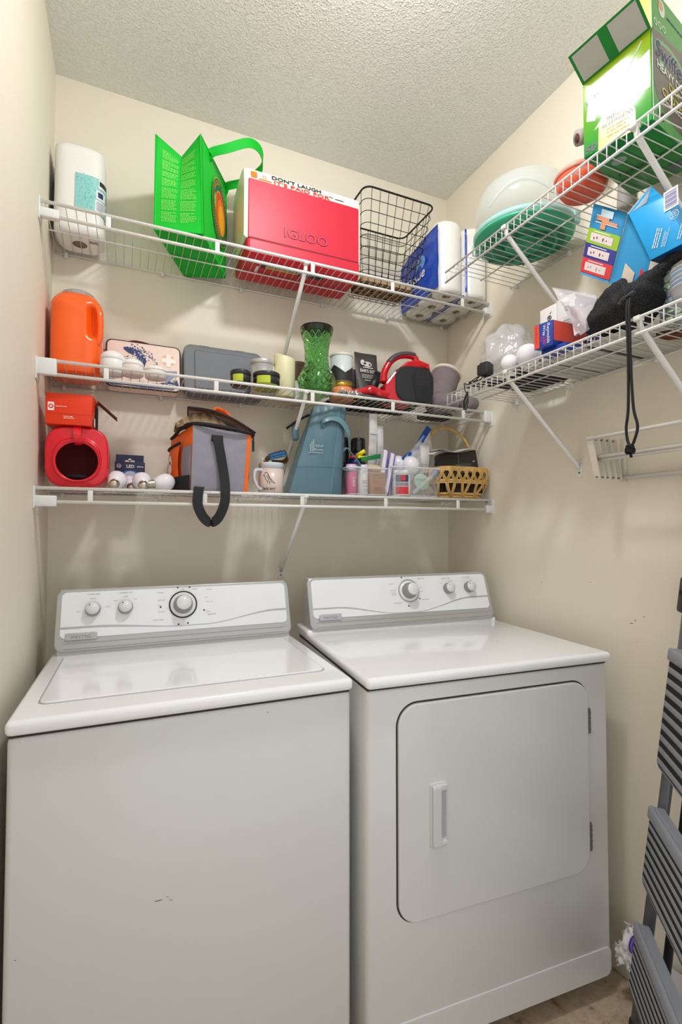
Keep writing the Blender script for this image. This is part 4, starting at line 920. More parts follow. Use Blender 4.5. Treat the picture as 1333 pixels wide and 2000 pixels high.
T = thing('cardboard_box', 'bright orange-red cardboard box with open side flap on top of the red tub', 'box', (-.135, 1.64, z1 + .001))
b = MB(); zb = z1 + .0015; b.hexa([(-.203, 1.590, zb), (-.088, 1.578, zb), (-.078, 1.69, zb), (-.195, 1.70, zb), (-.203, 1.590, zb + .088), (-.083, 1.578, zb + .088), (-.073, 1.69, zb + .088), (-.195, 1.70, zb + .088)], rbx, r=.001)
b.M = frame((-.203, 1.5895, zb), (.115, -.012, 0), (0, 0, 1)); w_ = .116
b.rrect(.006, .022, .038, .062, .003, 0, .0006, wht); b.disc(.014, .05, .0065, rbx, z=.0009); b.disc(.014, .05, .003, wht, z=.0011); b.lines(.025, .055, (.05,), .0016, wht, z=.0008, seed=1); b.quad(.0, .118, .0295, .0302, M('box_crease', '#b32a0c'), z=.0006)
b.lines(.046, .085, (.022, .0175), .0016, wht, z=.0008, seed=2, ragged=.4)
b.M = frame((-.0835, 1.60, zb), (.010, .11, 0), (0, 0, 1)); b.quad(.005, .03, .004, .03, wht, z=.002); b.quad(.03, .09, .002, .085, M('box_dark_opening', '#2a1712', rough=.9), z=.0015)
b.build('box_body', T)
b = MB(); b.M = frame((-.074, 1.66, zb + .087), (0, 1, 0), (.062, .07, -.055)); b.box(-.03, .025, 0, .072, -.0008, .0008, brn); b.build('flap', T, origin=(-.074, 1.68, zb + .087))

lb_ = M('dark_blue_card', '#23294f', rough=.4); bgl = M('bulb_glow_print', '#4a78c8', rough=.4)
T = thing('bulb_box', 'dark blue light bulb carton reading LED with a hang tab', 'box', (.02, 1.76, z))
b = MB(); b.box(-.026, .064, 1.735, 1.79, z, z + .098, lb_, r=.001)
b.M = frame((-.026, 1.7345, z), (1, 0, 0), (0, 0, 1)); b.text('LED', .046, .079, .014, wht, z=.0005, bold=.0004); b.disc(.012, .084, .0065, wht, z=.0005); b.disc(.012, .084, .0055, lb_, z=.0007); b.text('GE', .012, .081, .007, wht, z=.0009); b.lines(.066, .086, (.082,), .0025, wht, z=.0005)
b.disc(.046, .045, .034, bgl, z=.0004, ry=.026); b.disc(.046, .046, .022, M('pale_bulb_print', '#c9d3ea'), z=.0006); b.build('carton', T)
b = MB(); b.M = frame((-.026, 1.790, z + .098), (1, 0, 0), (0, 0, 1)); b.prism([(.002, 0), (.088, 0), (.088, .030), (.002, .030)], -.0005, .0005, lb_); b.rrect(.030, .060, .006, .012, .003, .0005, .0009, wallm); b.disc(.045, .013, .005, wallm, z=.0009); b.build('hang_tab', T)
bwt = M('frosted_bulb_white', '#eeeaf0', rough=.22, coat=.4, sss=.2); brass = M('bulb_screw_metal', '#c9c2b2', rough=.25, metal=.9)
def bulb(x, y, r, d, lb):
    T = thing('light_bulb', lb, 'light bulb', (x, y, z), 'loose light bulbs')
    D = Vector(d).normalized(); c = V(x, y, z + r); u = D.orthogonal().normalized(); F = frame(tuple(c), u, D.cross(u)); b = MB(F)
    b.lathe([(0, -r), (r * .5, -r * .87), (r * .87, -r * .5), (r, 0), (r * .93, r * .45), (r * .72, r * .95), (r * .52, r * 1.4)], bwt, n=28); b.build('glass_globe', T)
    b = MB(F); pr = [(r * .50, r * 1.4)]
    for k in range(6): pr += [(r * .47, r * (1.42 + k * .13)), (r * .42, r * (1.48 + k * .13))]
    pr += [(r * .30, r * 2.25), (r * .12, r * 2.32), (0, r * 2.33)]; b.lathe(pr, brass, n=24); b.build('screw_base', T)
bulb(-.018, 1.625, .0285, (-.15, -1, -.36), 'leftmost loose white bulb, screw base pointing forward, next to the red tub')
bulb(.052, 1.635, .0285, (.05, -1, -.38), 'middle front white bulb with its screw base pointing forward')
bulb(.122, 1.63, .0275, (-1, -.35, -.2), 'right white bulb lying sideways, screw base pointing left, near the lunch cooler')
bulb(.018, 1.69, .025, (.1, -.9, -.35), 'white bulb lying behind the two front ones, against the blue carton')

# soft lunch cooler
co = M('orange_nylon', '#f06a1a', rough=.5, bump=.25, bscale=60, bdist=.003); cgr = M('grey_satin_nylon', '#8f8c98', rough=.4, bump=.35, bscale=22, bdist=.006); cb = M('black_webbing', '#1d1d20', rough=.7, bump=.5, bscale=260, bdist=.001); clin = M('grey_lining', '#7d736e', rough=.35)
net = M('beige_netting', '#cdb596', rough=.8)
T = thing('lunch_cooler', 'orange and grey soft lunch cooler with open lid and black strap hanging down', 'lunch bag', (.27, 1.66, z))
P = {k: V(*v) for k, v in dict(a=(.190, 1.572, z), b=(.366, 1.572, z), c=(.372, 1.70, z), d=(.133, 1.735, z), at=(.196, 1.578, z + .205), bt=(.378, 1.574, z + .186), ct=(.375, 1.70, z + .19), dt=(.145, 1.722, z + .180)).items()}
def face(p, q, qt, pt, m, bulge=.006, nu=20, nv=20, sd=0, u0=0, u1=1, v0=0, v1=1, off=0.0):
    nrm = (q - p).cross(pt - p).normalized()
    def fn(u, v):
        u = u0 + (u1 - u0) * u; v = v0 + (v1 - v0) * v
        x = bil([p, q, qt, pt], u, v); return x + nrm * (off + bulge * math.sin(math.pi * u) ** .7 * math.sin(math.pi * v) ** .7 + .0022 * noise.noise(V(u * 5 + sd, v * 6, sd)))
    return fn, nu, nv
b = MB()
for args, m in (((P['a'], P['b'], P['bt'], P['at']), cgr), ((P['d'], P['a'], P['at'], P['dt']), co), ((P['b'], P['c'], P['ct'], P['bt']), co), ((P['c'], P['d'], P['dt'], P['ct']), co)):
    fn, nu, nv = face(*args, m); b.grid(fn, nu, nv, m)
b.add([P['a'], P['b'], P['c'], P['d']], [(3, 2, 1, 0)], cb)
fn, nu, nv = face(P['a'], P['b'], P['bt'], P['at'], co, u0=.93, u1=1.0, off=.0008); b.grid(fn, 3, 20, co)
fn, nu, nv = face(P['d'], P['a'], P['at'], P['dt'], cgr, u0=.66, u1=1.0, v1=.70, off=.002); b.grid(fn, 8, 14, cgr)
b.build('bag_body', T)
b = MB(); fn, nu, nv = face(P['d'], P['a'], P['at'], P['dt'], co, bulge=.016, u0=.02, u1=.66, v0=.22, v1=.76, off=.004); b.grid(fn, 14, 14, co)
fn, nu, nv = face(P['d'], P['a'], P['at'], P['dt'], cb, bulge=.016, u0=.02, u1=.99, v0=.0, v1=.23, off=.005); b.grid(fn, 14, 6, cb)
b.build('side_pocket', T)
b = MB(); nrm = (P['a'] - P['d']).cross(P['dt'] - P['d']).normalized(); cpt = bil([P['d'], P['a'], P['at'], P['dt']], .34, .46) + nrm * .021
b.M = frame(tuple(cpt), P['a'] - P['d'], V(0, 0, 1)); b.disc(0, -.016, .013, wht, z=.001, ry=.016)
for x_, y_ in ((-.010, .006), (-.003, .018), (.005, .018), (.011, .006)): b.disc(x_, y_, .0042, wht, z=.001, ry=.010)
b.build('logo', T, origin=tuple(cpt), label='white paw shaped emblem')
b = MB(); fn, _, _ = face(P['d'], P['a'], P['at'], P['dt'], cb, bulge=.016, off=.006); b.tube([fn(.02 + .64 * t / 12, .77) for t in range(13)], .0045, cb, 8)
rim_pts = bez([P['dt'], P['at'] + V(0, 0, .004), P['bt'] + V(0, -.002, .004), P['ct']], 10); b.tube(rim_pts, .0055, cb, 8)
b.cyl((.385, 1.572, z + .178), (.384, 1.572, z + .165), .003, cb); b.box(.381, .388, 1.570, 1.574, z + .132, z + .165, cb); b.build('zipper', T)
b = MB()
def lidf(u, v):
    # hinged at the right end, propped up on the contents
    p = bil([V(.392, 1.574, z + .192), V(.385, 1.70, z + .195), V(.20, 1.735, z + .262), V(.185, 1.60, z + .262)], v, u); p.z += .020 * math.sin(math.pi * u) + .010 * math.sin(math.pi * v); return p
b.grid(lidf, 20, 12, co, thick=.006); b.grid(lambda u, v: lidf(u, v) - V(0, 0, .0085), 20, 12, clin)
edge = [lidf(t / 14, 0) for t in range(15)] + [lidf(1, t / 8) for t in range(1, 9)] + [lidf(1 - t / 14, 1) for t in range(1, 15)]
b.tube(edge, .0048, cb, 8); b.build('lid', T)
b = MB(); b.tube(bez([lidf(.35, .25), lidf(.42, .25) + V(0, 0, .012), lidf(.55, .3) + V(0, 0, .014), lidf(.62, .3)], 6), .006, co, 8, flat=1.8); b.build('lid_tab', T)
b = MB(); w1 = [(.268, 1.566, z + .172), (.272, 1.562, z + .15), (.284, 1.558, z + .08), (.290, 1.550, z + .03), (.290, 1.541, z - .01), (.286, 1.538, z - .045), (.268, 1.536, z - .085), (.245, 1.535, z - .100), (.222, 1.534, z - .082), (.206, 1.534, z - .045), (.208, 1.538, z - .008), (.212, 1.546, z + .008), (.215, 1.575, z + .005)]
# webbing turned on edge where it folds at the bottom
pts = bez(w1, 8); n = len(pts); wd = [V(1, .1, 0) if i < 44 or i > 70 else V(.55, .2, .85 if i < 57 else -.85) for i in range(n)]
b.strap(pts, V(1, .15, 0), .030, .0022, cb); b.box(.250, .286, 1.563, 1.567, z + .155, z + .175, cb, r=.001); b.build('strap', T, origin=(.27, 1.56, z + .17))
b = MB(); b.grid(lambda u, v: V(.150 + .20 * u, 1.60 + .10 * v, z + .190 + .062 * math.sin(math.pi * min(1, u * .9 + .12)) * (.4 + .6 * math.sin(math.pi * v)) + .007 * noise.noise(V(u * 7, v * 6, 1))), 40, 20, net, thick=.002)
for k in range(34): b.tube([V(.150 + .20 * t / 14, 1.592 + .10 * .03 * k, z + .192 + .063 * math.sin(math.pi * min(1, t / 14 * .9 + .12)) * (.4 + .6 * math.sin(math.pi * .03 * k)) + (.0022 if (t + k) % 2 else -.0008)) for t in range(15)], .0013, net if k % 2 else M('brown_netting', '#9a7c58', rough=.8), 4)
o = b.build('mesh_net', origin=(.25, 1.64, z + .19)); tag(o, 'bunched beige netting sticking out of the open lunch cooler', 'net')

# mug
mg = M('pale_pink_glaze', '#dccac1', rough=.3, coat=.3); mgw = M('pale_blue_glaze', '#cfd3dd', rough=.25, coat=.3)
x, y, r = .460, 1.625, .043
T = thing('mug', 'pale pink mug with small bird drawing and pale blue rim', 'mug', (x, y, z))
b = MB(); b.lathe([(r * .9, 0), (r, .004), (r, .082)], mg, (x, y, z), 48); b.lathe([(r, .082), (r * 1.005, .1), (r * .99, .103), (r * .94, .102), (r * .92, .08), (r * .9, .01), (0, .008)], mgw, (x, y, z), 48)
def onm(a, h): return V(x + (r + .0005) * math.cos(R(a)), y + (r + .0005) * math.sin(R(a)), z + h)
def pen(pts, w=.0007): b.tube([onm(*p) for p in pts], w, blk, 5)
pen([(-138, .060), (-133, .068), (-126, .069), (-120, .064), (-112, .052), (-100, .040), (-88, .032), (-98, .034), (-112, .038), (-122, .040), (-130, .046), (-134, .056), (-138, .060)])
pen([(-138, .060), (-142, .058)]); pen([(-122, .040), (-121, .030)]); pen([(-114, .038), (-112, .029), (-109, .028)]); pen([(-120, .060), (-112, .046), (-104, .040)]); pen([(-126, .058), (-116, .044)])
b.M = frame(tuple(onm(-116, .010)), (math.sin(R(64)), -math.cos(R(64)), 0), (0, 0, 1)); b.text('Early bird', 0, 0, .013, blk, z=.0010, width=.042, bold=.00015)
b.build('mug_body', T)
b = MB(); b.tube(bez([(x - r * .86, y - .018, z + .078), (x - r - .018, y - .026, z + .074), (x - r - .022, y - .028, z + .045), (x - r - .008, y - .024, z + .018), (x - r * .82, y - .018, z + .012)], 8), .0055, mgw, 10); b.build('handle', T)
b = MB(); b.strap(bez([(.43, 1.61, z + .09), (.44, 1.60, z + .115), (.47, 1.595, z + .133), (.50, 1.60, z + .138), (.512, 1.61, z + .125), (.50, 1.615, z + .108), (.46, 1.61, z + .105)], 8), V(0, .7, 1), .020, .003, M('brown_leather', '#5a3a28', rough=.5))
b.M = frame((.47, 1.587, z + .120), (1, .05, .30), (0, .0, 1)); b.rrect(-.028, .034, -.004, .018, .004, .0, .002, M('dark_blue_webbing', '#123a5c', rough=.6)); b.text('CAROLINA', .004, .0075, .009, M('bright_blue_print', '#3aa0dc', rough=.5), z=.0024, width=.052); b.text('OUTFITTERS', .004, -.002, .008, M('bright_blue_print'), z=.0024, width=.055)
b.M = Matrix.Identity(4); b.tube([(.425 + .008 * math.cos(2 * math.pi * i / 16), 1.602, z + .106 + .008 * math.sin(2 * math.pi * i / 16)) for i in range(16)], .0012, brass, 6, closed=True)
o = b.build('key_fob', origin=(.46, 1.61, z + .1)); tag(o, 'brown leather key fob with blue lettered strap sticking out of the mug', 'key fob')

# teal insulated bag
tl = M('teal_coated_fabric', '#557582', rough=.33, spec=.5, bump=.3, bscale=14, bdist=.008); tls = M('teal_strap', '#678b96', rough=.35); emb = M('pale_embroidery', '#b9cdd0', rough=.6)
T = thing('insulated_bag', 'tall teal insulated bag with rolled top and loose carrying straps', 'bag', (.60, 1.63, z))
Q = dict(a=V(.508, 1.572, z), b=V(.655, 1.566, z), c=V(.702, 1.585, z), c2=V(.705, 1.70, z), d=V(.520, 1.71, z))
h = .305; tp = dict(a=V(.612, 1.612, z + .312), b=V(.700, 1.585, z + .322), c=V(.726, 1.594, z + .322), c2=V(.728, 1.655, z + .318), d=V(.615, 1.662, z + .30))
def wall4(p, q, n, m, b, sd, pw=1.0):
    P_, Q_, PT, QT = Q[p], Q[q], tp[p], tp[q]
    nr = (Q_ - P_).cross(PT - P_).normalized()
    def fn(u, v):
        e = v ** 1.15; x_ = (P_ * (1 - u) + Q_ * u) * (1 - e) + (PT * (1 - u) + QT * u) * e
        return x_ + nr * (.007 * math.sin(math.pi * u) * math.sin(math.pi * v) + .0035 * noise.noise(V(u * 3 + sd, v * 5, sd)) * (v > .3))
    b.grid(fn, n, 30, m); return fn
b = MB(); ff = wall4('a', 'b', 24, tl, b, 1); fs_ = wall4('b', 'c', 8, tl, b, 2); wall4('c', 'c2', 12, tl, b, 3); wall4('c2', 'd', 16, tl, b, 4); wall4('d', 'a', 12, tl, b, 5)
b.add([Q[k] for k in ('a', 'b', 'c', 'c2', 'd')], [(4, 3, 2, 1, 0)], tl); b.add([tp[k] for k in ('a', 'b', 'c', 'c2', 'd')], [(0, 1, 2, 3, 4)], tl)
b.tube([fs_(0, t / 20) for t in range(21)], .0016, tls, 6); b.tube([ff(t / 20, .34) for t in range(21)], .0009, M('teal_seam', '#3f6470', rough=.5), 5); b.tube([fs_(t / 6, .34) for t in range(7)], .0009, M('teal_seam'), 5)
b.build('bag_body', T)
F = frame(tuple(ff(.44, .52) + V(0, -.003, 0)), V(1, -.06, .0), V(.10, .05, 1)); b = MB(F)
for x_ in (-.026, -.020, -.014): b.box(x_, x_ + .0022, -.004, .022 + (x_ + .026) * 1.4, 0, .0008, emb)
b.text('RSVP', .008, .012, .011, emb, z=.0008, width=.028); b.text('Roots', .006, .0, .010, emb, z=.0008, width=.03); b.box(-.032, .022, -.0085, -.007, 0, .0006, emb); b.build('embroidery', T, origin=tuple(F @ V(0, 0, 0)), label='pale stitched logo')
b = MB(); s0 = ff(.48, .80) + V(0, -.004, 0)
b.strap(bez([s0 + V(.01, .004, -.012), s0 + V(-.006, -.004, .006), s0 + V(.02, -.012, .022), s0 + V(.06, -.016, .012), s0 + V(.092, -.010, -.030), s0 + V(.102, .006, -.065)], 8), V(.3, .2, 1), .021, .0022, tls); b.build('strap', T, origin=tuple(s0))
b = MB(); b.strap(bez([(.705, 1.60, z + .15), (.728, 1.59, z + .168), (.742, 1.585, z + .15), (.764, 1.58, z + .125), (.772, 1.578, z + .105), (.752, 1.576, z + .094), (.722, 1.577, z + .088), (.706, 1.58, z + .092)], 8), V(0, 1, .35), .018, .0022, tls); b.build('strap', T, origin=(.705, 1.6, z + .15))
b = MB(); b.tube(bez([(.60, 1.63, z + .285), (.56, 1.65, z + .262), (.525, 1.66, z + .235)], 8), .004, cb, 8, flat=2.5); b.box(.548, .572, 1.655, 1.675, z + .195, z + .255, tls, r=.006); b.build('back_strap', T)

# spray cans
def can(lb, x, y, r, h, mbody, mcap, capc, det=None):
    T = thing('spray_can', lb, 'spray can', (x, y, z)); b = MB(); b.lathe([(r * .96, 0), (r, .003), (r, h - .012), (r * .92, h - .004), (r * .8, h)], mbody, (x, y, z), 36)
    if det: det(b, x, y, r)
    b.build('can_body', T); b = MB(); b.lathe([(r * .93, 0), (r * .95, .002), (r * .93, capc), (r * .86, capc + .004), (r * .7, capc + .004), (r * .68, capc), (0, capc)], mcap, (x, y, z + h - .002), 32); b.build('cap', T); return T
wdb = M('can_dark_blue', '#1b2260', rough=.3, metal=.2); wdy = M('can_yellow', '#f1e21c', rough=.35); bkc = M('black_glossy_cap', '#1a1a1c', rough=.2, coat=.5)
def wd(b, x, y, r):
    b.grid(lambda u, v: (x + (r + .0004) * math.cos(R(-165 + 150 * u)), y + (r + .0004) * math.sin(R(-165 + 150 * u)), z + .062 + .05 * v), 20, 2, wdy)
    b.grid(lambda u, v: (x + (r + .0007) * math.cos(R(-70 + 30 * u)), y + (r + .0007) * math.sin(R(-70 + 30 * u)), z + .075 + .045 * v), 10, 2, wdb)
    b.M = frame((x - .006, y - r - .0012, z + .074), (1, -.1, 0), (0, 0, 1)); b.text('WD-40', -.002, 0, .032, wdb, z=.001, width=.062, bold=.0012); b.M = Matrix.Identity(4)
T = can('blue and yellow lubricant spray can half hidden behind the teal bag strap', .785, 1.640, .030, .135, wdb, bkc, .002, wd)
rn = M('red_nozzle', '#d6261c', rough=.35)
b = MB(); b.cyl((.775, 1.64, z + .136), (.775, 1.64, z + .15), .012, rn, 16); b.box(.79, .835, 1.625, 1.65, z + .128, z + .152, wdy, r=.006); b.cyl((.79, 1.64, z + .15), (.815, 1.62, z + .168), .008, wdy, 12); b.build('nozzle', T)
can('black-capped spray can standing behind the yellow nozzle', .828, 1.705, .030, .175, wdb, bkc, .050)
can('tall dark can with black cap partly behind the teal bag', .775, 1.74, .028, .185, bkc, bkc, .045)

# clear bins and their contents
clr = M('clear_bin_plastic', '#f2f5f8', rough=.08, alpha=.22, spec=.7); clrr = M('clear_bin_edge', '#e8edf2', rough=.12, alpha=.6, spec=.7)
def bin_(lb, x0, x1, y0, y1, h, fl):
    T = thing('storage_bin', lb, 'bin', ((x0 + x1) / 2, (y0 + y1) / 2, z)); b = MB(); e = fl
    lo = rr(x0 + e, x1 - e, y0 + e, y1 - e, .014, 5); hi = rr(x0, x1, y0, y1, .018, 5); n = len(lo)
    b.add([(p[0], p[1], z + .001) for p in lo] + [(p[0], p[1], z + h) for p in hi], [tuple(range(n))[::-1]] + [(i, (i + 1) % n, n + (i + 1) % n, n + i) for i in range(n)], clr, True)
    b.build('bin_body', T); b = MB(); b.tube([(p[0], p[1], z + h) for p in hi], .0032, clrr, 8, closed=True); b.build('rim', T)
    b = MB(); b.tube([(p[0], p[1], z + .003) for p in lo], .002, clrr, 6, closed=True); b.build('base_edge', T); return T
bin_('left clear plastic bin holding bottles and packets, beside the teal bag', .722, .888, 1.562, 1.80, .098, .006)
bin_('right clear plastic bin with flared rim, full of odds and ends, beside the wicker basket', .900, 1.122, 1.560, 1.80, .108, .014)
z3 = z + .002
pkb = M('magenta_bottle', '#cf3d80', rough=.3); pkl = M('pale_pink_cap', '#dbb4cd', rough=.35); wb = M('white_bottle', '#e4e1df', rough=.35); gpr = M('grey_fine_print', '#8a8a92', rough=.5)
x, y = .745, 1.590; T = thing('bottle', 'magenta bottle with pale pink cap in the left clear bin', 'bottle', (x, y, z3)); b = MB(); b.lathe([(.017, 0), (.019, .003), (.0195, .078), (.017, .084)], pkb, (x, y, z3), 28); b.M = frame((x, y - .0200, z3 + .06), (0, 0, -1), (1, 0, 0)); b.text('CARE', .015, -.003, .012, wht, width=.034); b.build('bottle_body', T); b = MB(); b.lathe([(.0175, .084), (.0185, .086), (.0185, .108), (0, .110)], pkl, (x, y, z3), 28); b.build('cap', T)
x, y = .790, 1.590; T = thing('bottle', 'white bottle with grey print in the left clear bin', 'bottle', (x, y, z3)); b = MB(); b.lathe([(.017, 0), (.0195, .003), (.0195, .080), (.0185, .084)], wb, (x, y, z3), 28); b.M = frame((x, y - .0200, z3), (1, 0, 0), (0, 0, 1)); b.lines(-.010, .012, (.05, .045, .04, .03), .002, gpr, seed=4); b.text('OILY', .002, .014, .008, gpr, width=.018); b.build('bottle_body', T); b = MB(); b.lathe([(.0185, .084), (.0195, .086), (.0195, .108), (0, .110)], M('pale_lilac_cap', '#dcd6de', rough=.35), (x, y, z3), 28); b.build('cap', T)
krf = M('brown_kraft_card', '#a87a52', rough=.85, var=.08, vscale=40)
b = MB(); b.box(.813, .876, 1.575, 1.66, z3, z3 + .084, krf, r=.001); b.M = frame((.813, 1.5745, z3), (1, 0, 0), (0, 0, 1)); b.lines(.01, .055, (.07, .062, .054, .046), .0022, M('brown_print', '#6e4f35'), z=.0004, seed=3, ragged=.5); b.lines(.02, .05, (.018, .024), .003, M('brown_print'), z=.0004, seed=8); o = b.build('kraft_box', origin=(.845, 1.62, z3)); tag(o, 'small brown kraft box with faint print in the left clear bin', 'box')
tnp = M('tan_patterned_paper', '#c8b48c', rough=.7); b = MB(); b.tube([(.805, 1.60, z3 + .101), (.845, 1.597, z3 + .099), (.885, 1.60, z3 + .096)], .0135, tnp, 16, flat=1.2)
for k in range(6): a = .812 + k * .013; b.tube([(a + .006 * math.cos(2 * math.pi * i / 12), 1.586, z3 + .099 + .007 * math.sin(2 * math.pi * i / 12)) for i in range(12)], .0012, dkg, 5, closed=True)
o = b.build('wrapped_bar', origin=(.845, 1.6, z3 + .088)); tag(o, 'rolled tan packet with dark green pattern on top of the kraft box', 'packet')
b = MB(); b.hexa([(.79, 1.60, z3 + .123), (.868, 1.595, z3 + .138), (.868, 1.605, z3 + .138), (.79, 1.61, z3 + .123), (.79, 1.60, z3 + .138), (.868, 1.595, z3 + .155), (.868, 1.605, z3 + .155), (.79, 1.61, z3 + .138)], M('green_tape', '#0f7a3e', rough=.35), r=.001); o = b.build('green_packet', origin=(.83, 1.6, z3 + .123)); tag(o, 'narrow dark green strip poking out over the tan packet', 'packet')
def sheet(name, lb, cat, o, u, up_, w, h, m, bend=.01, mark=None):
    F = frame(o, u, up_); b = MB(F); b.grid(lambda a, v: (w * a, h * v, bend * math.sin(math.pi * v * .8) + bend * .4 * math.sin(a * 3)), 8, 12, m, thick=.0008)
    if mark: mark(b)
    ob_ = b.build(name, origin=o); return tag(ob_, lb, cat)
ppr = M('white_paper', '#e3e2df', rough=.7); ppg = M('grey_foil_paper', '#bfbfc4', rough=.4)
sheet('paper_sheet', 'tall white printed paper sheet leaning up out of the left clear bin', 'paper', (.845, 1.665, z3 + .08), (1, .15, 0), (.20, -.02, 1), .036, .235, ppr, .008, lambda b: (b.lines(.004, .032, (.03, .045, .06, .08), .0012, gpr, z=.012, seed=7), b.quad(.0, .034, .155, .158, gpr, z=.014)))
for i in range(3): sheet('paper_sheet', ('folded grey leaflet, front one behind the purple edged packets', 'folded grey leaflet, middle one behind the purple edged packets', 'folded grey leaflet, rear one behind the purple edged packets')[i], 'paper', (.888, 1.68 + i * .012, z3 + .10), (1, .2, 0), (.16 + .06 * i, 0, 1), .030, .175 - .008 * i, ppg if i % 2 else ppr, .010)
pur = M('purple_edge', '#7463b0', rough=.4); pkw = M('white_packet', '#dedce8', rough=.45)
for i, x_ in enumerate((.858, .884)):
    F = frame((x_, 1.585, z3 + .004), (.15, 1, 0), (.17 + .03 * i, .06, 1)); b = MB(F); b.rrect(0, .07, 0, .168 - .01 * i, .012, -.008, .008, pkw, bev=.004); b.rrect(.0, .0705, -.0, .1685 - .01 * i, .012, .0075, .0115, pur, bev=.001)
    o = b.build('purple_packet', origin=(x_, 1.6, z3 + .004)); tag(o, ('left white pad packet with purple edge, standing in the left clear bin', 'right white pad packet with purple edge, nearer the right clear bin')[i], 'packet')
# contents of the right bin
x, y = .955, 1.600; T = thing('jar', 'squat white jar with dark and red label in the right clear bin', 'jar', (x, y, z3)); b = MB(); b.lathe([(.034, 0), (.037, .004), (.037, .082)], wb, (x, y, z3), 36)
for (h0, h1, m_) in ((.006, .034, M('red_label', '#c93b42', rough=.5)), (.036, .05, gpr), (.052, .078, M('navy_label', '#3a4568', rough=.5))): b.grid(lambda u, v: (x + .0374 * math.cos(R(-150 + 80 * u)), y + .0374 * math.sin(R(-150 + 80 * u)), z3 + h0 + (h1 - h0) * v), 12, 1, m_)
b.M = frame((x - .011, y - .0362, z3 + .062), (1, -.25, 0), (0, 0, 1)); b.quad(-.009, .009, -.006, .014, M('red_label'), z=.0018); b.build('jar_body', T); b = MB(); b.lathe([(.038, .082), (.039, .084), (.039, .096), (0, .098)], M('pale_lid', '#dcdfe0', rough=.35), (x, y, z3), 36); b.build('lid', T)
b = MB(); b.M = frame((1.040, 1.589, z3 + .056), (1, 0, 0), (0, .25, 1)); b.lathe([(.031, -.006), (.033, -.004), (.033, .004), (.030, .006), (0, .006)], M('sage_green_plastic', '#a9c4b2', rough=.4), n=36); o = b.build('round_lid', origin=(1.04, 1.592, z3 + .02)); tag(o, 'round pale green disc seen through the front of the right clear bin', 'lid')
for i, (x_, y_, r_, zz) in enumerate(((.975, 1.655, .036, .126), (1.012, 1.625, .0385, .120))):
    b = MB(); b.ball((x_, y_, z3 + zz), r_, bwt, 28); b.cyl((x_, y_, z3 + zz - .03), (x_ + .01, y_ + .01, z3 + zz - .06), .018, wb, 16); o = b.build('globe_bulb', origin=(x_, y_, z3 + zz - .03)); tag(o, ('white globe bulb behind, on top of the right clear bin', 'front white globe bulb on top of the right clear bin')[i], 'light bulb')
bgp = M('clear_bag_film', '#e6e8ec', rough=.12, alpha=.35, spec=.8, bump=.8, bscale=40, bdist=.006); zb_ = M('blue_zip_strip', '#114a9e', rough=.35)
T = thing('zip_bag', 'clear zip bag with thick blue edge leaning out of the right clear bin', 'bag', (1.08, 1.65, z3 + .06))
b = MB(); pA, pB, pC, pD = V(.985, 1.62, z3 + .150), V(1.125, 1.66, z3 + .285), V(1.150, 1.66, z3 + .135), V(1.02, 1.62, z3 + .06)
b.grid(lambda u, v: bil([pD, pC, pB, pA], u, v) + V(.0, -.012, .004) * math.sin(math.pi * u) * math.sin(math.pi * v) + V(0, .008, 0) * noise.noise(V(u * 5, v * 5, 3)), 20, 20, bgp, thick=.0006); b.build('bag_film', T)
b = MB(); b.strap(bez([pA + V(-.005, 0, -.01), pA.lerp(pB, .35) + V(.008, 0, -.012), pA.lerp(pB, .7) + V(.004, 0, -.004), pB], 8), V(-.7, .1, .75), .024, .003, zb_); b.build('zip_edge', T, origin=tuple(pA))
sheet('paper_sheet', 'crumpled white receipt inside the clear zip bag', 'paper', (1.055, 1.640, z3 + .10), (1, .2, 0), (.25, 0, 1), .05, .105, ppr, .012, lambda b: b.lines(.008, .042, (.02, .03, .04, .06), .0012, gpr, z=.014, seed=3))
b = MB(); b.tube(bez([(1.0, 1.585, z3 + .012), (1.04, 1.582, z3 + .045), (1.085, 1.58, z3 + .085), (1.10, 1.585, z3 + .098)], 8), .009, bgp, 10, flat=1.6); b.cyl((1.085, 1.58, z3 + .082), (1.103, 1.583, z3 + .102), .012, M('slate_cap', '#6f7ba6', rough=.4), 16); o = b.build('plastic_tube', origin=(1.05, 1.58, z3)); tag(o, 'slim clear tube with slate blue cap leaning inside the right clear bin', 'tube')

# wicker basket
wk = M('golden_wicker', '#d6ac66', rough=.55, var=.4, vscale=60, bump=.4, bscale=200)
T = thing('wicker_basket', 'golden wicker basket with open zigzag weave and a tall arched handle', 'basket', (1.22, 1.62, z))
bx = (1.128, 1.315, 1.560, 1.70); tx = (1.108, 1.334, 1.535, 1.725); H = .108
def wr(t, g=0): x0, x1, y0, y1 = [bx[i] + (tx[i] - bx[i]) * (t / .55 if t < .55 else 1.0) + 0 * t for i in range(4)]; return [(p[0], p[1], z + .004 + H * t) for p in rr(x0 - g, x1 + g, y0 - g, y1 + g, .045, 8)]
def along(t, s, g=0):
    P_ = wr(t, g); L_ = [0]
    for i in range(len(P_)): L_.append(L_[-1] + (Vector(P_[(i + 1) % len(P_)]) - Vector(P_[i])).length)
    d = (s % 1) * L_[-1]
    for i in range(len(P_)):
        if L_[i + 1] >= d: return Vector(P_[i]).lerp(Vector(P_[(i + 1) % len(P_)]), (d - L_[i]) / max(1e-9, L_[i + 1] - L_[i]))
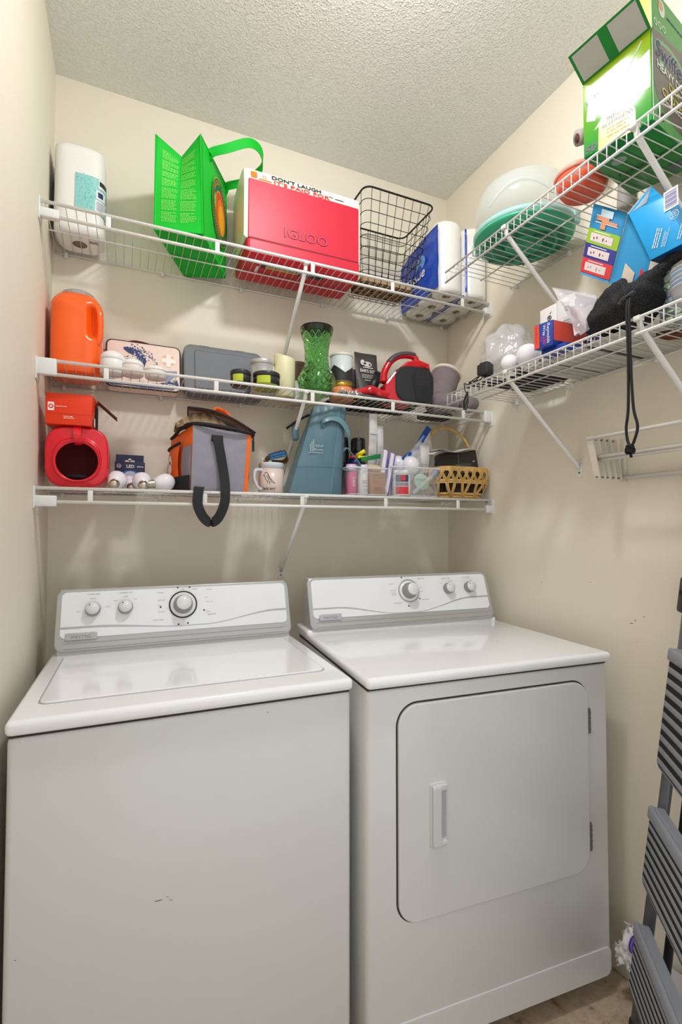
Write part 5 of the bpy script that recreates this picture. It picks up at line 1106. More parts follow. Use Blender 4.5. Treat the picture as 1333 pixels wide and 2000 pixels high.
for t0, rr_, nn in ((0.0, .0034, 'base_ring'), (.10, .003, 'base_ring'), (.5, .0038, 'middle_band'), (.56, .003, 'middle_band'), (.93, .0034, 'rim'), (1.0, .0038, 'rim')):
    b = MB(); P_ = wr(t0); b.tube(P_, rr_, wk, 7, closed=True); b.tube([(p[0] * 1.0, p[1], p[2] + rr_ * 1.2) for p in P_], rr_ * .8, wk, 6, closed=True); b.build(nn, T)
b = MB(); n = 22
for i in range(n):
    s0 = i / n
    for dt in (0, .006, .012):
        b.tube([along(.52, s0 + dt, .003), along(.75, s0 + dt + .35 / n, .0045), along(1.0, s0 + dt + .8 / n, .003)], .0017, wk, 5)
        b.tube([along(.52, s0 + dt, .003), along(.75, s0 + dt - .35 / n, .002), along(1.0, s0 + dt - .8 / n, .002)], .0017, wk, 5)
        b.tube([along(.52, s0 + dt, .003), along(.28, s0 + dt + (.15 if i % 2 else -.15) / n, .003), along(.0, s0 + dt + (.5 if i % 2 else -.5) / n, .003)], .0017, wk, 5)
b.build('weave', T)
b = MB(); b.rrect(bx[0], bx[1], bx[2], bx[3], .04, z + .003, z + .006, wk); b.build('base', T)
b = MB(); ha = bez([(1.118, 1.665, z + .09), (1.125, 1.68, z + .20), (1.165, 1.69, z + .278), (1.225, 1.69, z + .300), (1.29, 1.68, z + .275), (1.325, 1.66, z + .21), (1.333, 1.65, z + .09)], 10)
for k in range(4):
    b.tube([p + V(.0, .0, 0) + Vector((math.cos(i * .5 + k * 1.57), math.sin(i * .5 + k * 1.57) * .8, math.sin(i * .5 + k * 1.57))) * .0036 for i, p in enumerate(ha)], .0038, wk, 7)
b.build('handle', T, origin=(1.225, 1.68, z + .1))
bkb = M('glossy_black_card', '#25221e', rough=.22, coat=.3)
b = MB(); F = frame((1.135, 1.60, z + .020), (1, -.14, .02), (-.04, .12, 1)); b.M = F
b.hexa([(0, 0, -.045), (.188, 0, -.045), (.188, 0, 0), (0, 0, 0), (0.01, .158, -.045), (.172, .178, -.045), (.172, .178, 0), (0.01, .158, 0)], bkb)
b.quad(.09, .0915, .10, .166, gpr, z=.0006); b.lines(.075, .165, (.112, .106, .1, .09), .0018, gpr, z=.0006, seed=2); b.quad(.155, .163, .128, .1305, wht, z=.0006); b.lines(.1, .165, (.118, .082), .001, gpr, z=.0006, seed=6)
o = b.build('black_box', origin=(1.22, 1.60, z + .02)); tag(o, 'glossy black carton standing tilted in the wicker basket', 'box')
b = MB(); b.grid(lambda u, v: (1.10 + .20 * u, 1.59 + .06 * v, z + .168 + .030 * u + .012 * math.sin(u * 7) * (1 - u) + .006 * v), 30, 6, ppr, thick=.001); b.grid(lambda u, v: (1.11 + .18 * u, 1.585 + .06 * v, z + .173 + .030 * u + .014 * math.sin(u * 6 + 1) * (1 - u) + .006 * v), 30, 6, ppr, thick=.001)
o = b.build('paper_sheet', origin=(1.2, 1.62, z + .168)); tag(o, 'loose white papers lying over the black carton in the wicker basket', 'paper')
b = MB(); b.box(1.15, 1.20, 1.585, 1.64, z + .01, z + .10, bkb, r=.004); o = b.build('black_packet', origin=(1.17, 1.61, z + .01)); tag(o, 'small black packet in the left front of the wicker basket', 'packet')
# ---------------------------------------------------------------- lower shelf on the right wall
z = ZR2 + .001
b = MB(); b.box(1.10, 1.335, .80, 1.12, z, z + .004, M('pale_grey_board', '#c3bfb8', rough=.7), r=.001); b.box(1.11, 1.33, .90, .912, z - .0003, z + .001, blk); b.box(1.12, 1.33, 1.04, 1.047, z - .0003, z + .001, blk)
o = b.build('shelf_liner', origin=(1.22, .96, z)); tag(o, 'flat pale grey board lying on the lower right shelf under the cartons', 'board')
z4 = z + .0045
blm = M('foil_box_blue', '#1f3f9a', rough=.3, coat=.2); orm = M('foil_box_orange_red', '#dd4a3a', rough=.3, coat=.2)
T = thing('wrap_box', 'flat blue and orange carton lying under the upright foil carton', 'box', (1.21, .985, z4))
b = MB(); b.box(1.075, 1.335, .945, 1.028, z4, z4 + .018, blm, r=.0008); b.box(1.10, 1.30, .96, .985, z4 - .0002, z4 + .001, orm); b.build('carton', T)
T = thing('foil_box', 'long blue and orange kitchen foil carton with its end towards the room, lettered upside down', 'box', (1.19, .995, z4 + .0185))
zf = z4 + .0188; FH = .068
b = MB(); pA, pB, pC, pD = V(1.050, 1.030, zf), V(1.062, .975, zf), V(1.335, .968, zf), V(1.335, 1.022, zf); b.hexa([pA, pB, pC, pD, pA + V(0, 0, FH), pB + V(0, 0, FH), pC + V(0, 0, FH), pD + V(0, 0, FH)], blm, r=.0008)
b.M = frame(tuple(pA), pB - pA, V(0, 0, 1)); w_ = (pB - pA).length; b.quad(.001, .017, .001, FH - .002, orm, z=.0012)
b.text('Reynolds', .044, FH / 2, .0125, wht, z=.0014, width=.056, rot=-math.pi / 2) if 0 else None
b.M = frame(tuple(pA + V(0, 0, FH)), V(0, 0, -1), pB - pA); b.text('Reynolds', .033, .040, .013, wht, z=.0014, width=.054); b.text('Wrap', .022, .028, .012, wht, z=.0014, width=.03); b.text('250', .050, .028, .013, M('pink_print', '#e0478a', rough=.4), z=.0014, width=.022); b.text('EVERYDAY', .033, .005, .009, M('dark_red_print', '#b02a2a'), z=.0014, width=.05); b.text('SQ FT', .045, .020, .006, M('pink_print'), z=.0014)
b.M = frame(tuple(pB), pC - pB, V(0, 0, 1)); b.add([(.002, .012, .0012), (.11, .012, .0012), (.135, FH - .002, .0012), (.002, FH - .002, .0012)], [(0, 1, 2, 3)], orm)
b.text('EVERYDAY', .063, .032, .014, blm, z=.0016, width=.055, rot=math.pi) if 0 else None
b.M = frame(tuple(pB + V(.115, 0, FH * .70)), pB - pC, V(0, 0, -1)); b.text('EVERYDAY', .045, .0, .016, blm, z=.0016, width=.06); b.text('250', .105, -.018, .014, M('pale_orange_print', '#f2a48c'), z=.0016); b.lines(.02, .09, (-.014,), .004, M('pale_orange_print'), z=.0016, seed=4)
b.M = frame(tuple(pB), pC - pB, V(0, 0, 1))
for k in range(3): b.add([(.118 + .012 * k, .0, .0015), (.123 + .012 * k, .0, .0015), (.140 + .012 * k, FH - .002, .0015), (.135 + .012 * k, FH - .002, .0015)], [(0, 1, 2, 3)], wht)
b.build('carton', T, origin=tuple(pA))
wc = M('matte_white_card', '#e2e0dd', rough=.5)
for i, (y0, y1, h, lb) in enumerate(((1.046, 1.108, .180, 'left one of the two white cartons with small black emblem, behind the foil carton'), (.982, 1.044, .184, 'right one of the two white cartons with small black emblem, beside the clear bag'))):
    T = thing('white_carton', lb, 'box', (1.20, (y0 + y1) / 2, z4)); b = MB(); b.box(1.155, 1.25, y0, y1, z4 + (.0188 if y0 < 1.03 else 0), z4 + h, wc, r=.001)
    b.M = frame((1.1548, y1, z4), (0, -1, 0), (0, 0, 1)); u = .036
    b.tube([(u + .0065 * math.cos(2 * math.pi * k / 16), h - .035 + .0065 * math.sin(2 * math.pi * k / 16), .0006) for k in range(16)], .0012, blk, 5, closed=True); b.disc(u + .004, h - .022, .0022, blk, z=.0006); b.disc(u + .009, h - .020, .0014, blk, z=.0006); b.disc(u, h - .035, .003, blk, z=.0008)
    b.lines(.024, .048, (h - .07, h - .078, h - .09), .0016, gpr, z=.0005, seed=i)
    if i: b.M = Matrix.Identity(4); b.box(1.156, 1.249, y0 - .0008, y0 + .001, z4 + .03, z4 + h - .005, blk)
    b.build('carton', T)
# clear pouch, balls, bag
cp = M('clear_pouch_film', '#eceaee', rough=.15, alpha=.26, spec=.9, bump=1.0, bscale=30, bdist=.006)
T = thing('plastic_pouch', 'crumpled clear plastic pouch rising to a point between white cartons and black mesh bag', 'bag', (1.12, .93, z4))
b = MB(); q = [V(1.10, .920, z4 + .03), V(1.09, .865, z4 + .03), V(1.12, .885, z4 + .125), V(1.10, 1.012, z4 + .200)]
def film_(off):
    return lambda u, v: bil(q, u, v) + V(-1, -.3, 0) * (off * math.sin(math.pi * u) * math.sin(math.pi * v) + .010 * noise.noise(V(u * 4, v * 4, off * 100)))
b.grid(film_(.022), 20, 20, cp, thick=.0006); b.grid(film_(-.02), 20, 20, cp, thick=.0006); b.build('pouch_film', T)
b = MB(); b.grid(lambda u, v: bil([V(1.115, .945, z4 + .038), V(1.105, .875, z4 + .038), V(1.125, .885, z4 + .10), V(1.12, .965, z4 + .125)], u, v) + V(.0, 0, .003 * math.sin(9 * u)), 10, 10, M('pink_white_contents', '#d8c9cf', rough=.5), thick=.006); b.build('contents', T)
for i, (x_, y_, r_) in enumerate(((1.105, 1.185, .028), (1.122, 1.125, .036))):
    T = thing('globe_bulb', ('smaller white globe bulb on the lower right shelf, next to the clear bag', 'larger white globe bulb beside the end of the foil carton')[i], 'light bulb', (x_, y_, z))
    b = MB(); b.ball((x_, y_, z + r_ + .012), r_, bwt, 32); b.build('glass_globe', T); b = MB(); b.cyl((x_ + .028, y_ + .0, z + r_), (x_ + .062, y_ + .005, z + r_ - .008), .013, brass, 16); b.build('screw_base', T)
b = MB(); bgc = V(1.20, 1.29, z + .105)
def sack(u, v):
    a = 2 * math.pi * u; ph = math.pi * v; d = Vector((math.sin(ph) * math.cos(a), math.sin(ph) * math.sin(a), -math.cos(ph))); r_ = 1 + .22 * noise.noise(d * 2.2 + V(3, 1, 0)) + .07 * noise.noise(d * 7); return bgc + Vector((d.x * .090 * r_, d.y * .085 * r_, max(-.102, d.z * .105 * r_)))
b.grid(sack, 48, 28, M('clear_sack_film', '#e9e9ea', rough=.14, alpha=.42, spec=.9, bump=.9, bscale=45, bdist=.006), closed_u=True); o = b.build('plastic_sack', origin=(1.205, 1.315, z + .002)); tag(o, 'loose crumpled clear plastic bag at the far end of the lower right shelf', 'bag')
bm_ = M('black_rubber', '#202124', rough=.5)
b = MB(); b.box(1.115, 1.30, 1.13, 1.31, z, z + .003, M('black_grip_mat', '#1c1b1d', rough=.8), r=.001); o = b.build('black_mat', origin=(1.2, 1.22, z)); tag(o, 'thin black square mat under the white globe bulbs', 'mat')
T = thing('power_adapter', 'black power adapter with tangled cable hanging over the far end of the lower right shelf', 'adapter', (1.068, 1.262, z + .02))
b = MB(); b.M = frame((1.055, 1.282, z + .022), (.15, -1, 0), (0, .1, 1)); b.box(0, .042, 0, .036, -.034, 0, M('adapter_black', '#34363a', rough=.45), r=.004); b.box(.006, .036, .036, .041, -.028, -.006, bm_, r=.001)
for k in range(5): b.box(.001, .041, .005 + k * .006, .0062 + k * .006, -.0002, .0006, bm_)
b.build('adapter_body', T); b = MB(); rd = random.Random(8)
cpts = [V(1.068, 1.262, z + .022), V(1.06, 1.27, z + .008)] + [V(1.10 + rd.uniform(-.035, .05), 1.32 + rd.uniform(-.06, .06), z + .005 + rd.uniform(0, .022)) for _ in range(26)] + [V(1.066, 1.335, z + .010), V(1.036, 1.32, z + .006), V(1.034, 1.315, z - .02)]
for k in range(3): cpts += [V(1.034, 1.312 + .012 * math.cos(a + k), z - .055 + (.030 - .002 * k) * math.sin(a)) for a in (1.6, 3.1, 4.7, 6.2)]
b.tube(bez(cpts, 5), .0018, bm_, 6); b.build('cable', T)
b = MB(); b.tube([(1.322, 1.175, z + .011), (1.322, 1.31, z + .011)], .0105, ppr, 20); b.tube([(1.322, 1.1745, z + .011), (1.322, 1.1752, z + .011)], .0075, corehole, 16); o = b.build('paper_roll', origin=(1.322, 1.24, z)); tag(o, 'slim rolled white paper lying against the right wall on the lower right shelf', 'roll')
# mesh bag
def mesh_mat():
    m = M('black_mesh_fabric', '#17171a', rough=.75, spec=.3); nt = m.node_tree; bb = nt.nodes['Principled BSDF']; tc = nt.nodes.new('ShaderNodeTexCoord'); vo = nt.nodes.new('ShaderNodeTexVoronoi'); vo.inputs['Scale'].default_value = 330
    nt.links.new(tc.outputs['Object'], vo.inputs['Vector']); cr = nt.nodes.new('ShaderNodeValToRGB'); e = cr.color_ramp.elements; e[0].color = lin('#030304'); e[0].position = .28; e[1].color = lin('#2b2b2e'); e[1].position = .6
    nt.links.new(vo.outputs['Distance'], cr.inputs[0]); nt.links.new(cr.outputs[0], bb.inputs['Base Color']); bp = nt.nodes.new('ShaderNodeBump'); bp.inputs['Distance'].default_value = .001; bp.inputs['Strength'].default_value = .6; nt.links.new(vo.outputs['Distance'], bp.inputs['Height']); nt.links.new(bp.outputs['Normal'], bb.inputs['Normal']); return m
msh = mesh_mat()
T = thing('mesh_bag', 'stuffed black mesh drawstring bag bulging over the lip of the lower right shelf', 'bag', (1.12, .79, z))
pth = bez([(1.125, .905, z + .028), (1.12, .88, z + .045), (1.118, .835, z + .062), (1.122, .80, z + .068), (1.128, .765, z + .082), (1.132, .742, z + .115), (1.14, .715, z + .138), (1.15, .69, z + .148), (1.16, .67, z + .152)], 8)
rad = []
for i in range(len(pth)):
    t = i / (len(pth) - 1); K = [(0, .004), (.06, .026), (.2, .045), (.36, .062), (.45, .062), (.52, .048), (.58, .030), (.66, .015), (.76, .012), (1, .015)]
    for (a, ra), (c_, rc) in zip(K, K[1:]):
        if a <= t <= c_: rad.append(ra + (rc - ra) * smoothstep((t - a) / (c_ - a))); break
b = MB(); b.tube(pth, rad, msh, 40, up=(0, 0, 1))
b.v = [v + (v - pth[min(range(0, len(pth), 4), key=lambda k: (pth[k] - v).length)]).normalized() * (.010 * noise.noise(v * 28) + .004 * noise.noise(v * 70)) for v in b.v]
b.v = [V(max(1.0505, v.x), v.y, max(z + .001, v.z)) for v in b.v]; b.build('bag_body', T)
cdm = M('black_cord', '#141416', rough=.7, bump=.4, bscale=600, bdist=.0006)
T = thing('cord_loop', 'black knotted cord hanging in front of the drying rack from a small plastic toggle', 'cord', (1.028, .735, 1.44))
b = MB(); s_ = [V(1.040, .742, z + .045), V(1.031, .739, z + .01), V(1.0285, .736, z - .05), V(1.028, .735, 1.62), V(1.028, .737, 1.52), V(1.027, .742, 1.475), V(1.026, .738, 1.445), V(1.026, .732, 1.434)]
b.tube(bez(s_, 8), .0030, cdm, 8); b.tube(bez([p + V(0, -.0055, 0) if i < 4 else V(1.028, 2 * .731 - p.y - (.004 if i == 5 else 0), p.z) for i, p in enumerate(s_)], 8), .0030, cdm, 8)
for k in range(4): b.tube([(1.026 + .006 * math.cos(a + k), .733 + .007 * math.sin(a), 1.432 - .004 * k + .003 * math.cos(2 * a)) for a in [2 * math.pi * i / 12 for i in range(12)]], .0026, cdm, 6, closed=True)
b.tube([(1.026, .733, 1.42), (1.027, .731, 1.408)], .003, cdm, 6); b.build('cord', T)
b = MB(); b.M = frame((1.036, .757, z + .042), (.1, -1, .28), (0, 0, 1)); b.box(0, .034, 0, .006, -.006, .004, M('black_toggle', '#3a3a3e', rough=.35), r=.002); b.box(-.006, .002, -.003, .003, -.004, .002, M('black_toggle')); b.build('toggle', T, origin=(1.036, .742, z + .045))
# glove box on white carton
T = thing('white_carton', 'plain white carton at the right edge, behind the floral box', 'box', (1.2, .66, z)); b = MB(); b.box(1.205, 1.30, .58, .715, z, z + .160, wc, r=.001); b.build('carton', T)
cyb = M('bright_blue_card', '#1ea0e0', rough=.4); cyd = M('deep_blue_card', '#0b4f93', rough=.5); cym = M('mid_blue_card', '#2b90c4', rough=.45); skn = M('skin_photo_print', '#c98a68', rough=.5); lg2 = M('lime_panel_print', '#8fb52c', rough=.4); nv2 = M('indigo_panel_print', '#2b2f86', rough=.4); rd2 = M('red_panel_print', '#cf3038', rough=.4); ph = M('photo_print', '#d6c6c4', rough=.5)
T = thing('glove_box', 'torn-open bright blue carton with picture panel hanging to its left, on the lower right shelf', 'box', (1.19, .74, z + .161))
X = 1.12
def yz(y, zz, dx=0): return V(X + dx, y, zz)
TL, TR, BL, BR = yz(.794, 2.019), yz(.710, 2.007), yz(.742, 1.877), yz(.658, 1.878)
dp = V(.055, .0, .0)
F = frame(tuple(BL), BR - BL, TL - BL)
b = MB(); b.hexa([BL, BR, BR + dp, BL + dp, TL, TR, TR + dp, TL + dp], cyb, r=.0008)
b.add([BL - V(0, 0, .0006), BR - V(0, 0, .0006), BR + dp - V(0, 0, .0006), BL + dp - V(0, 0, .0006)], [(0, 1, 2, 3)], cyd)
b.M = F
b.quad(.036, .068, .092, .137, wht, z=.0016)
for k in range(11): b.quad(.039, .065, .096 + .0034 * k, .0975 + .0034 * k + (.0008 if k % 3 else 0), M('barcode_purple', '#6a6aa0'), z=.0019)
b.tube([(.058 + .009 * math.cos(2 * math.pi * i / 20), .074 + .010 * math.sin(2 * math.pi * i / 20), .0014) for i in range(20)], .0006, wht, 4, closed=True); b.lines(.052, .064, (.070, .075, .079), .0012, wht, z=.0016)
b.M = F @ frame((.018, .02, .0016), (.35, 1, 0), (-1, .35, 0)); b.lines(.0, .045, (.0, .006, .011), .0022, wht, z=0, seed=2, ragged=.1); b.lines(.0, .04, (-.010, -.014, -.018), .0012, wht, z=0, seed=5); b.lines(.01, .05, (-.045, -.050), .0016, wht, z=0, seed=6)
b.build('carton', T, origin=tuple(BL))
P0, P1, P2, P3 = yz(.879, 2.093, -.012), yz(.796, 2.021, -.001), yz(.849, 1.872, -.001), yz(.924, 1.929, -.012)
F = frame(tuple(P3), P2 - P3, P0 - P3); wv_, hv_ = (P2 - P3).length, (P0 - P3).length
b = MB(); 
def pp(u, v, h=0): return bil([P3, P2, P1, P0], u, v) + V(-h - .006 * math.sin(math.pi * u), 0, 0)
b.grid(lambda u, v: pp(u, v), 10, 8, M('teal_blue_panel', '#2284b6', rough=.45), thick=-.0012)
def strip(u0, u1, v0, v1, m, h): b.grid(lambda u, v: pp(u0 + (u1 - u0) * u, v0 + (v1 - v0) * v, h), 8, 2, m)
strip(0, 1, .04, .25, rd2, .0012); strip(0, 1, .25, .46, nv2, .0012); strip(0, 1, .46, .67, lg2, .0012)
for v0 in (.07, .28, .49): strip(.14, .84, v0 + .01, v0 + .125, ph, .0018); strip(.22, .74, v0 + .145, v0 + .155, wht, .0018)
for v0, m_ in ((.11, gpr), (.32, blk), (.53, blk)):
    for k in range(5): strip(.26 + .10 * k, .29 + .10 * k, v0 + .015 * (k % 3), v0 + .03 + .015 * (k % 2), m_, .0024)
strip(.22, .62, .80, .86, skn, .0020); strip(.42, .86, .775, .82, skn, .0022); strip(.40, .56, .69, .775, skn, .002); strip(.34, .70, .86, .96, M('pale_sleeve_print', '#b9cfda', rough=.5), .0020); strip(.20, .88, .765, .775, wht, .0018); strip(.20, .64, .86, .87, wht, .0018)
b.build('picture_panel', T, origin=tuple(P3), label='hanging panel with photos on lime, indigo and red blocks')
b = MB(); S = [yz(.849, 1.872), yz(.775, 1.800, .01), BL, TL]
b.grid(lambda u, v: bil([S[0], S[1], S[2], S[3]], u, v), 4, 8, cym, thick=-.0012)
pk2 = M('tan_photo_print', '#cbbfae', rough=.5)
for uu, vv, a_, c_, m_ in ((.50, .18, .34, .50, pk2), (.86, .52, .10, .22, rd2), (.90, .20, .08, .30, wht)): b.grid(lambda u, v: bil(S, uu + a_ * (u - .5), vv + c_ * (v - .5)) + V(-.0016, 0, 0), 2, 4, m_)
b.build('side_panel', T, origin=tuple(BL))
b = MB(); b.add([TL + V(.002, .0, .001), TR + V(.002, 0, .001), yz(.757, 2.072, .03), yz(.775, 2.060, .03)], [(0, 1, 2, 3), (3, 2, 1, 0)], cyb); b.grid(lambda u, v: bil([TL + V(.003, .010, 0), TL + V(.003, -.045, .0), yz(.757, 2.074, .032), yz(.775, 2.066, .032)], u, v), 2, 4, M('pale_blue_lining', '#b7cbd8', rough=.6), thick=.001); b.build('top_flap', T, origin=tuple(TL))
# floral box, stack of bowls, leather straps
def floral():
    m = M('floral_print', '#a9bfa0', rough=.5); nt = m.node_tree; bb = nt.nodes['Principled BSDF']; tc = nt.nodes.new('ShaderNodeTexCoord'); vo = nt.nodes.new('ShaderNodeTexVoronoi'); vo.inputs['Scale'].default_value = 62; nt.links.new(tc.outputs['Object'], vo.inputs['Vector'])
    ve = nt.nodes.new('ShaderNodeTexVoronoi'); ve.feature = 'DISTANCE_TO_EDGE'; ve.inputs['Scale'].default_value = 62; nt.links.new(tc.outputs['Object'], ve.inputs['Vector'])
    cr = nt.nodes.new('ShaderNodeValToRGB'); cr.color_ramp.interpolation = 'CONSTANT'; e = cr.color_ramp.elements; e[0].color = lin('#b9cdb0'); e[1].color = lin('#9aa6bd'); e[1].position = .55
    for p_, c_ in ((.28, '#c3d3ae'), (.42, '#8f9fb4'), (.75, '#b8cbb6'), (.9, '#7d8592')): x_ = e.new(p_); x_.color = lin(c_)
    sp = nt.nodes.new('ShaderNodeSeparateColor'); nt.links.new(vo.outputs['Color'], sp.inputs[0]); nt.links.new(sp.outputs[0], cr.inputs[0])
    mt = nt.nodes.new('ShaderNodeMath'); mt.operation = 'GREATER_THAN'; mt.inputs[1].default_value = .07; nt.links.new(ve.outputs['Distance'], mt.inputs[0])
    mx = nt.nodes.new('ShaderNodeMix'); mx.data_type = 'RGBA'; mx.inputs[6].default_value = lin('#586060'); nt.links.new(mt.outputs[0], mx.inputs[0]); nt.links.new(cr.outputs[0], mx.inputs[7]); nt.links.new(mx.outputs[2], bb.inputs['Base Color']); return m
b = softbox(1.20, 1.31, .722, .80, z, z + .132, floral(), n=5, amp=.003) if 0 else MB()
b.box(1.150, 1.200, .585, .745, z, z + .128, floral(), r=.006); o = b.build('floral_box', origin=(1.2, .66, z)); tag(o, 'box with pale green and blue leaf print, behind the mesh bag', 'box')
T = thing('bowl_stack', 'nested stack of pale blue clear plastic bowls at the right edge of the shelf', 'bowls', (1.098, .628, z))
for k in range(5):
    b = MB(); c_ = (1.098, .628, z + .0095 * k); b.lathe([(.030, 0), (.034, 0), (.044, .016), (.0475, .030), (.0495, .032), (.0490, .034), (.045, .031), (.041, .016), (.032, .003), (0, .002)], M('blue_clear_plastic' if k % 2 else 'grey_clear_plastic', '#a9c8e0' if k % 2 else '#c4c6cc', rough=.2, alpha=.85), c_, 40); b.build('bowl', T, origin=c_)
lt = M('brown_leather_strap', '#6b3220', rough=.45, var=.2, vscale=30)
b = MB(); b.strap(bez([(1.10, .86, z + .004), (1.16, .80, z + .004), (1.25, .80, z + .004), (1.32, .79, z + .004), (1.325, .75, z + .004), (1.27, .735, z + .004), (1.22, .76, z + .0045)], 8), V(0, .7, .0), .024, .004, lt, smooth=False) if 0 else None
b.tube(bez([(1.215, .90, z + .010), (1.24, .84, z + .011), (1.275, .785, z + .011), (1.315, .765, z + .011), (1.325, .735, z + .011), (1.29, .725, z + .011)], 8), .008, lt, 10, flat=1.3)
b.tube(bez([(1.225, .80, z + .010), (1.26, .745, z + .010), (1.25, .73, z + .010)], 8), .008, lt, 10, flat=1.4)
o = b.build('leather_strap', origin=(1.26, .80, z + .002)); tag(o, 'coiled reddish brown leather strap seen through the wires below the bowls', 'strap')

# ---------------------------------------------------------------- drying rack on the right wall
rk = M('rack_white', '#e2dfda', rough=.35); rkp = M('rack_cream_plastic', '#d9d2c2', rough=.45); rivet = M('rivet_grey', '#8b877d', rough=.4, metal=.5)
T = thing('drying_rack', 'white accordion drying rack folded out from the right wall', 'drying rack', (1.28, .65, 1.39))
tops = [1.200, 1.226, 1.250, 1.272, 1.298, 1.322]; bots = [1.228, 1.252, 1.272, 1.296, 1.318]
def arm(p, q, yy, nm='arm', w=.019):
    b = MB(); d = (V(*q) - V(*p)).normalized(); F = frame(p, d, (d.z, 0, -d.x)); L_ = (V(*q) - V(*p)).length; b.M = F; b.rrect(-.006, L_ + .006, -.0012, .0012, .0011, -w / 2, w / 2, rkp, seg=2); b.M = Matrix.Identity(4)
    for r_ in (p, q): b.cyl((r_[0], r_[1] - .0035, r_[2]), (r_[0], r_[1] + .0035, r_[2]), .0032, rivet, 12)
    b.build(nm, T, origin=p)
for yy in (.977, .30):
    for i, xb in enumerate(bots): arm((tops[i], yy, 1.502), (xb, yy, 1.396), yy); 
    for i in range(1, 5): arm((tops[i + 1], yy + .004, 1.502), (bots[i - 1], yy + .004, 1.396), yy) if i == 1 and yy < .9 else None
    b = MB(); b.box(1.334, 1.347, yy - .006, yy + .006, 1.385, 1.512, rkp, r=.002); b.build('wall_plate', T, origin=(1.34, yy, 1.385))
for (x_, zz) in ((1.200, 1.502), (1.226, 1.452), (1.232, 1.444), (1.326, 1.398), (1.337, 1.398)):
    b = MB(); b.cyl((x_, .30, zz), (x_, .985, zz), .0052, rk, 12); b.build('rod', T, origin=(x_, .65, zz))

# ---------------------------------------------------------------- folded step ladder and torn tissue pack
foot = V(1.192, .868, ZF); Uw = V(-.63, -.777, 0).normalized(); up_ = V(.777 * .128, -.629 * .128, 1).normalized()
Fl = frame(tuple(foot), Uw, up_)
rail = M('ladder_grey_tube', '#6f7178', rough=.38, metal=.45); tread = M('ladder_tread_grey', '#969aa3', rough=.5); groove = M('ladder_tread_rubber', '#1f2023', rough=.9); ldk = M('ladder_black_plastic', '#25262a', rough=.5); rim_ = M('ladder_tread_rim', '#8c9098', rough=.45)
T = thing('step_ladder', 'folded grey step ladder with dark ribbed treads, standing at the right edge', 'ladder', tuple(foot))
WL, HL = .46, 1.40
for u in (0, WL):
    b = MB(Fl); b.tube([(u, .02, 0), (u, 1.10, 0)], .0125, rail, 16, flat=1.45, up=(0, 0, 1)); b.build('front_rail', T, origin=tuple(Fl @ V(u, 0, 0)))
    b = MB(Fl); b.tube([(u, 1.09, 0), (u, HL, 0)], .0135, ldk, 16, flat=1.5, up=(0, 0, 1)); b.build('handle_rail', T, origin=tuple(Fl @ V(u, 1.1, 0)))
    b = MB(Fl); s_ = -1 if u == 0 else 1; b.box(u - .020, u + .022, 1.085, 1.175, -.020, .022, ldk, r=.007); b.disc(u - .0, 1.135, .008, groove, z=.0225); b.build('hinge', T, origin=tuple(Fl @ V(u, 1.1, 0)))
    b = MB(Fl); b.tube([(u, 0, 0), (u, .045, 0)], .016, ldk, 16, flat=1.3, up=(0, 0, 1)); b.build('foot', T, origin=tuple(Fl @ V(u, 0, 0)))
for u in (.045, WL - .045):
    b = MB(Fl); b.tube([(u, .02, -.032), (u, 1.12, -.026)], .009, ldk, 12, flat=1.5, up=(0, 0, 1)); b.build('rear_rail', T, origin=tuple(Fl @ V(u, 0, -.03)))
b = MB(Fl); b.tube(bez([(0, HL - .01, 0), (.03, HL + .02, 0), (WL / 2, HL + .025, 0), (WL - .03, HL + .02, 0), (WL, HL - .01, 0)], 8), .0135, ldk, 14); b.build('top_handle', T, origin=tuple(Fl @ V(.2, HL, 0)))
for (v0, v1, nr) in ((.700, 1.000, 9), (.405, .605, 7), (.140, .312, 7)):
    b = MB(Fl); b.rrect(.012, WL - .012, v0, v1, .022, .010, .034, rim_, seg=5, bev=.004)
    b.rrect(.020, WL - .020, v0 + .008, v1 - .034, .010, .034, .0352, groove, seg=3)
    g = b.build('tread', T, origin=tuple(Fl @ V(WL / 2, v0, .02)))
    b = MB(Fl); hh = (v1 - .034 - v0 - .012) / nr
    for k in range(nr): b.box(.022, WL - .022, v0 + .012 + k * hh, v0 + .012 + k * hh + hh * .50, .0345, .0362, tread, r=.0006)
    b.box(.017, WL - .017, v1 - .034, v1 - .002, .030, .042, tread, r=.007); b.build('ribs', g, origin=tuple(Fl @ V(WL / 2, v0, .03)))
tpw = M('white_pack_film', '#e6e4e6', rough=.25, spec=.6, bump=.6, bscale=50, bdist=.004); tpp = M('purple_pack_print', '#4a2a96', rough=.35)
T = thing('tissue_package', 'torn white tissue package with purple print, low behind the step ladder', 'package', (1.28, .83, ZF))
b = softbox(1.255, 1.332, .60, .900, ZF + .001, .108, tpw, n=5, amp=.004, e=.1); b.build('package_body', T)
b = MB()
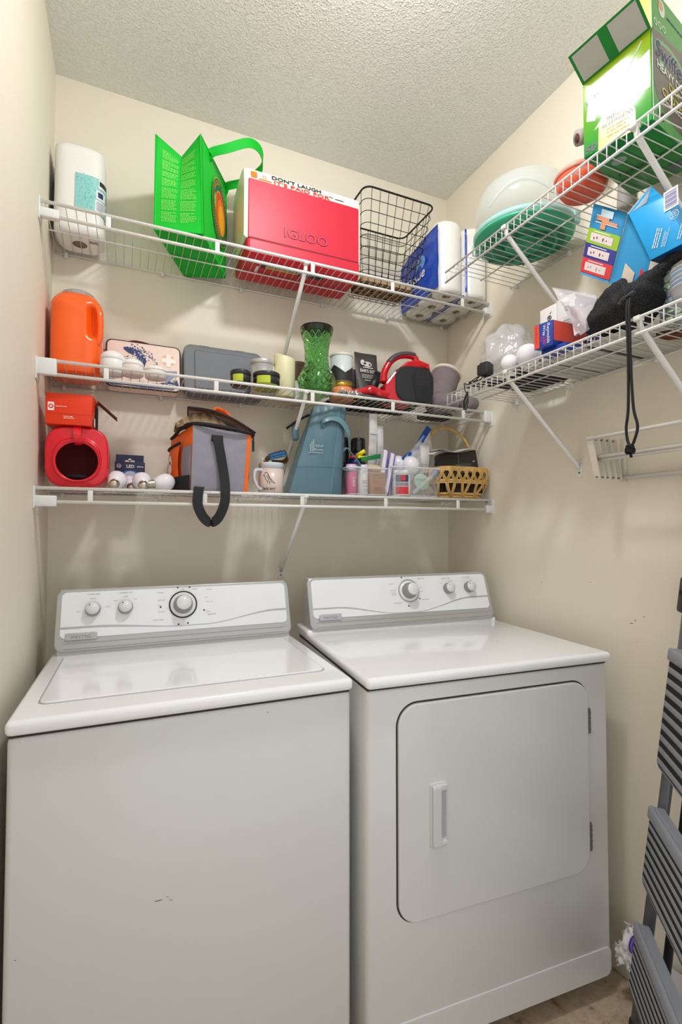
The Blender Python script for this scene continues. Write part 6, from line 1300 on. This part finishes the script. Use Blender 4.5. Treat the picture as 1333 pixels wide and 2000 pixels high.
def torn(u, v):
    y = .905 + .055 * v + (.010 * noise.noise(V(u * 9, 3, 0)) if v > .8 else 0); x = 1.262 + .070 * u; zz = .085 + .028 * math.sin(u * 3 + .4) * v + .055 * u * v + .012 * noise.noise(V(u * 6, v * 6, 7)); return (x, y, zz)
b.grid(torn, 24, 16, tpw, thick=.0015)
def torn2(u, v): return (1.258 - .004 * v + .010 * noise.noise(V(u * 7, v * 5, 1)), .885 + .080 * u, .112 - .040 * v * (1 + .35 * noise.noise(V(u * 22, 0, 2))))
b.grid(torn2, 30, 8, tpw, thick=.0015)
rd = random.Random(5)
for k in range(16):
    p = V(*torn(rd.random(), 1)) if k % 2 else V(*torn2(rd.random(), 1)); d = V(rd.uniform(-.5, .5), rd.uniform(-.3, .6), rd.uniform(-.7, .7)).normalized() * rd.uniform(.008, .018); s2 = d.orthogonal().normalized() * .006
    b.add([p - s2, p + s2, p + d], [(0, 1, 2), (2, 1, 0)], tpw)
b.build('torn_flap', T, label='ragged torn end with purple curve')
b = MB(); b.tube(bez([(1.262, .915, .100), (1.275, .932, .112), (1.295, .938, .126), (1.318, .932, .140)], 8), [.0015 + .003 * math.sin(math.pi * i / 24) for i in range(25)], tpp, 8, flat=1.6); b.tube(bez([(1.262, .915, .100), (1.28, .905, .110), (1.30, .898, .118), (1.325, .893, .126)], 8), .0024, tpp, 6); b.build('purple_print', T)
GROUPS = {'wire_shelf': 'white wire shelves on the walls', 'candle_tin': 'black candle tins on the middle shelf', 'slipper': 'grey felt slippers', 'storage_bin': 'clear plastic bins on the lowest shelf',
          'purple_packet': 'purple edged packets in the left bin', 'globe_bulb': 'white globe bulbs', 'spray_can': 'spray cans behind the teal bag', 'bottle': 'small bottles in the left bin', 'white_carton': 'white cartons on the lower right shelf'}
for o in list(bpy.data.objects):
    k = o.name.split('.')[0]
    if o.parent is None and k in GROUPS and 'category' in o: o['group'] = GROUPS[k]
    if o.parent is None and k == 'paper_sheet' and o.get('label', '').startswith('folded'): o['group'] = 'folded leaflets in the left bin'
    if '_o' in o: del o['_o']
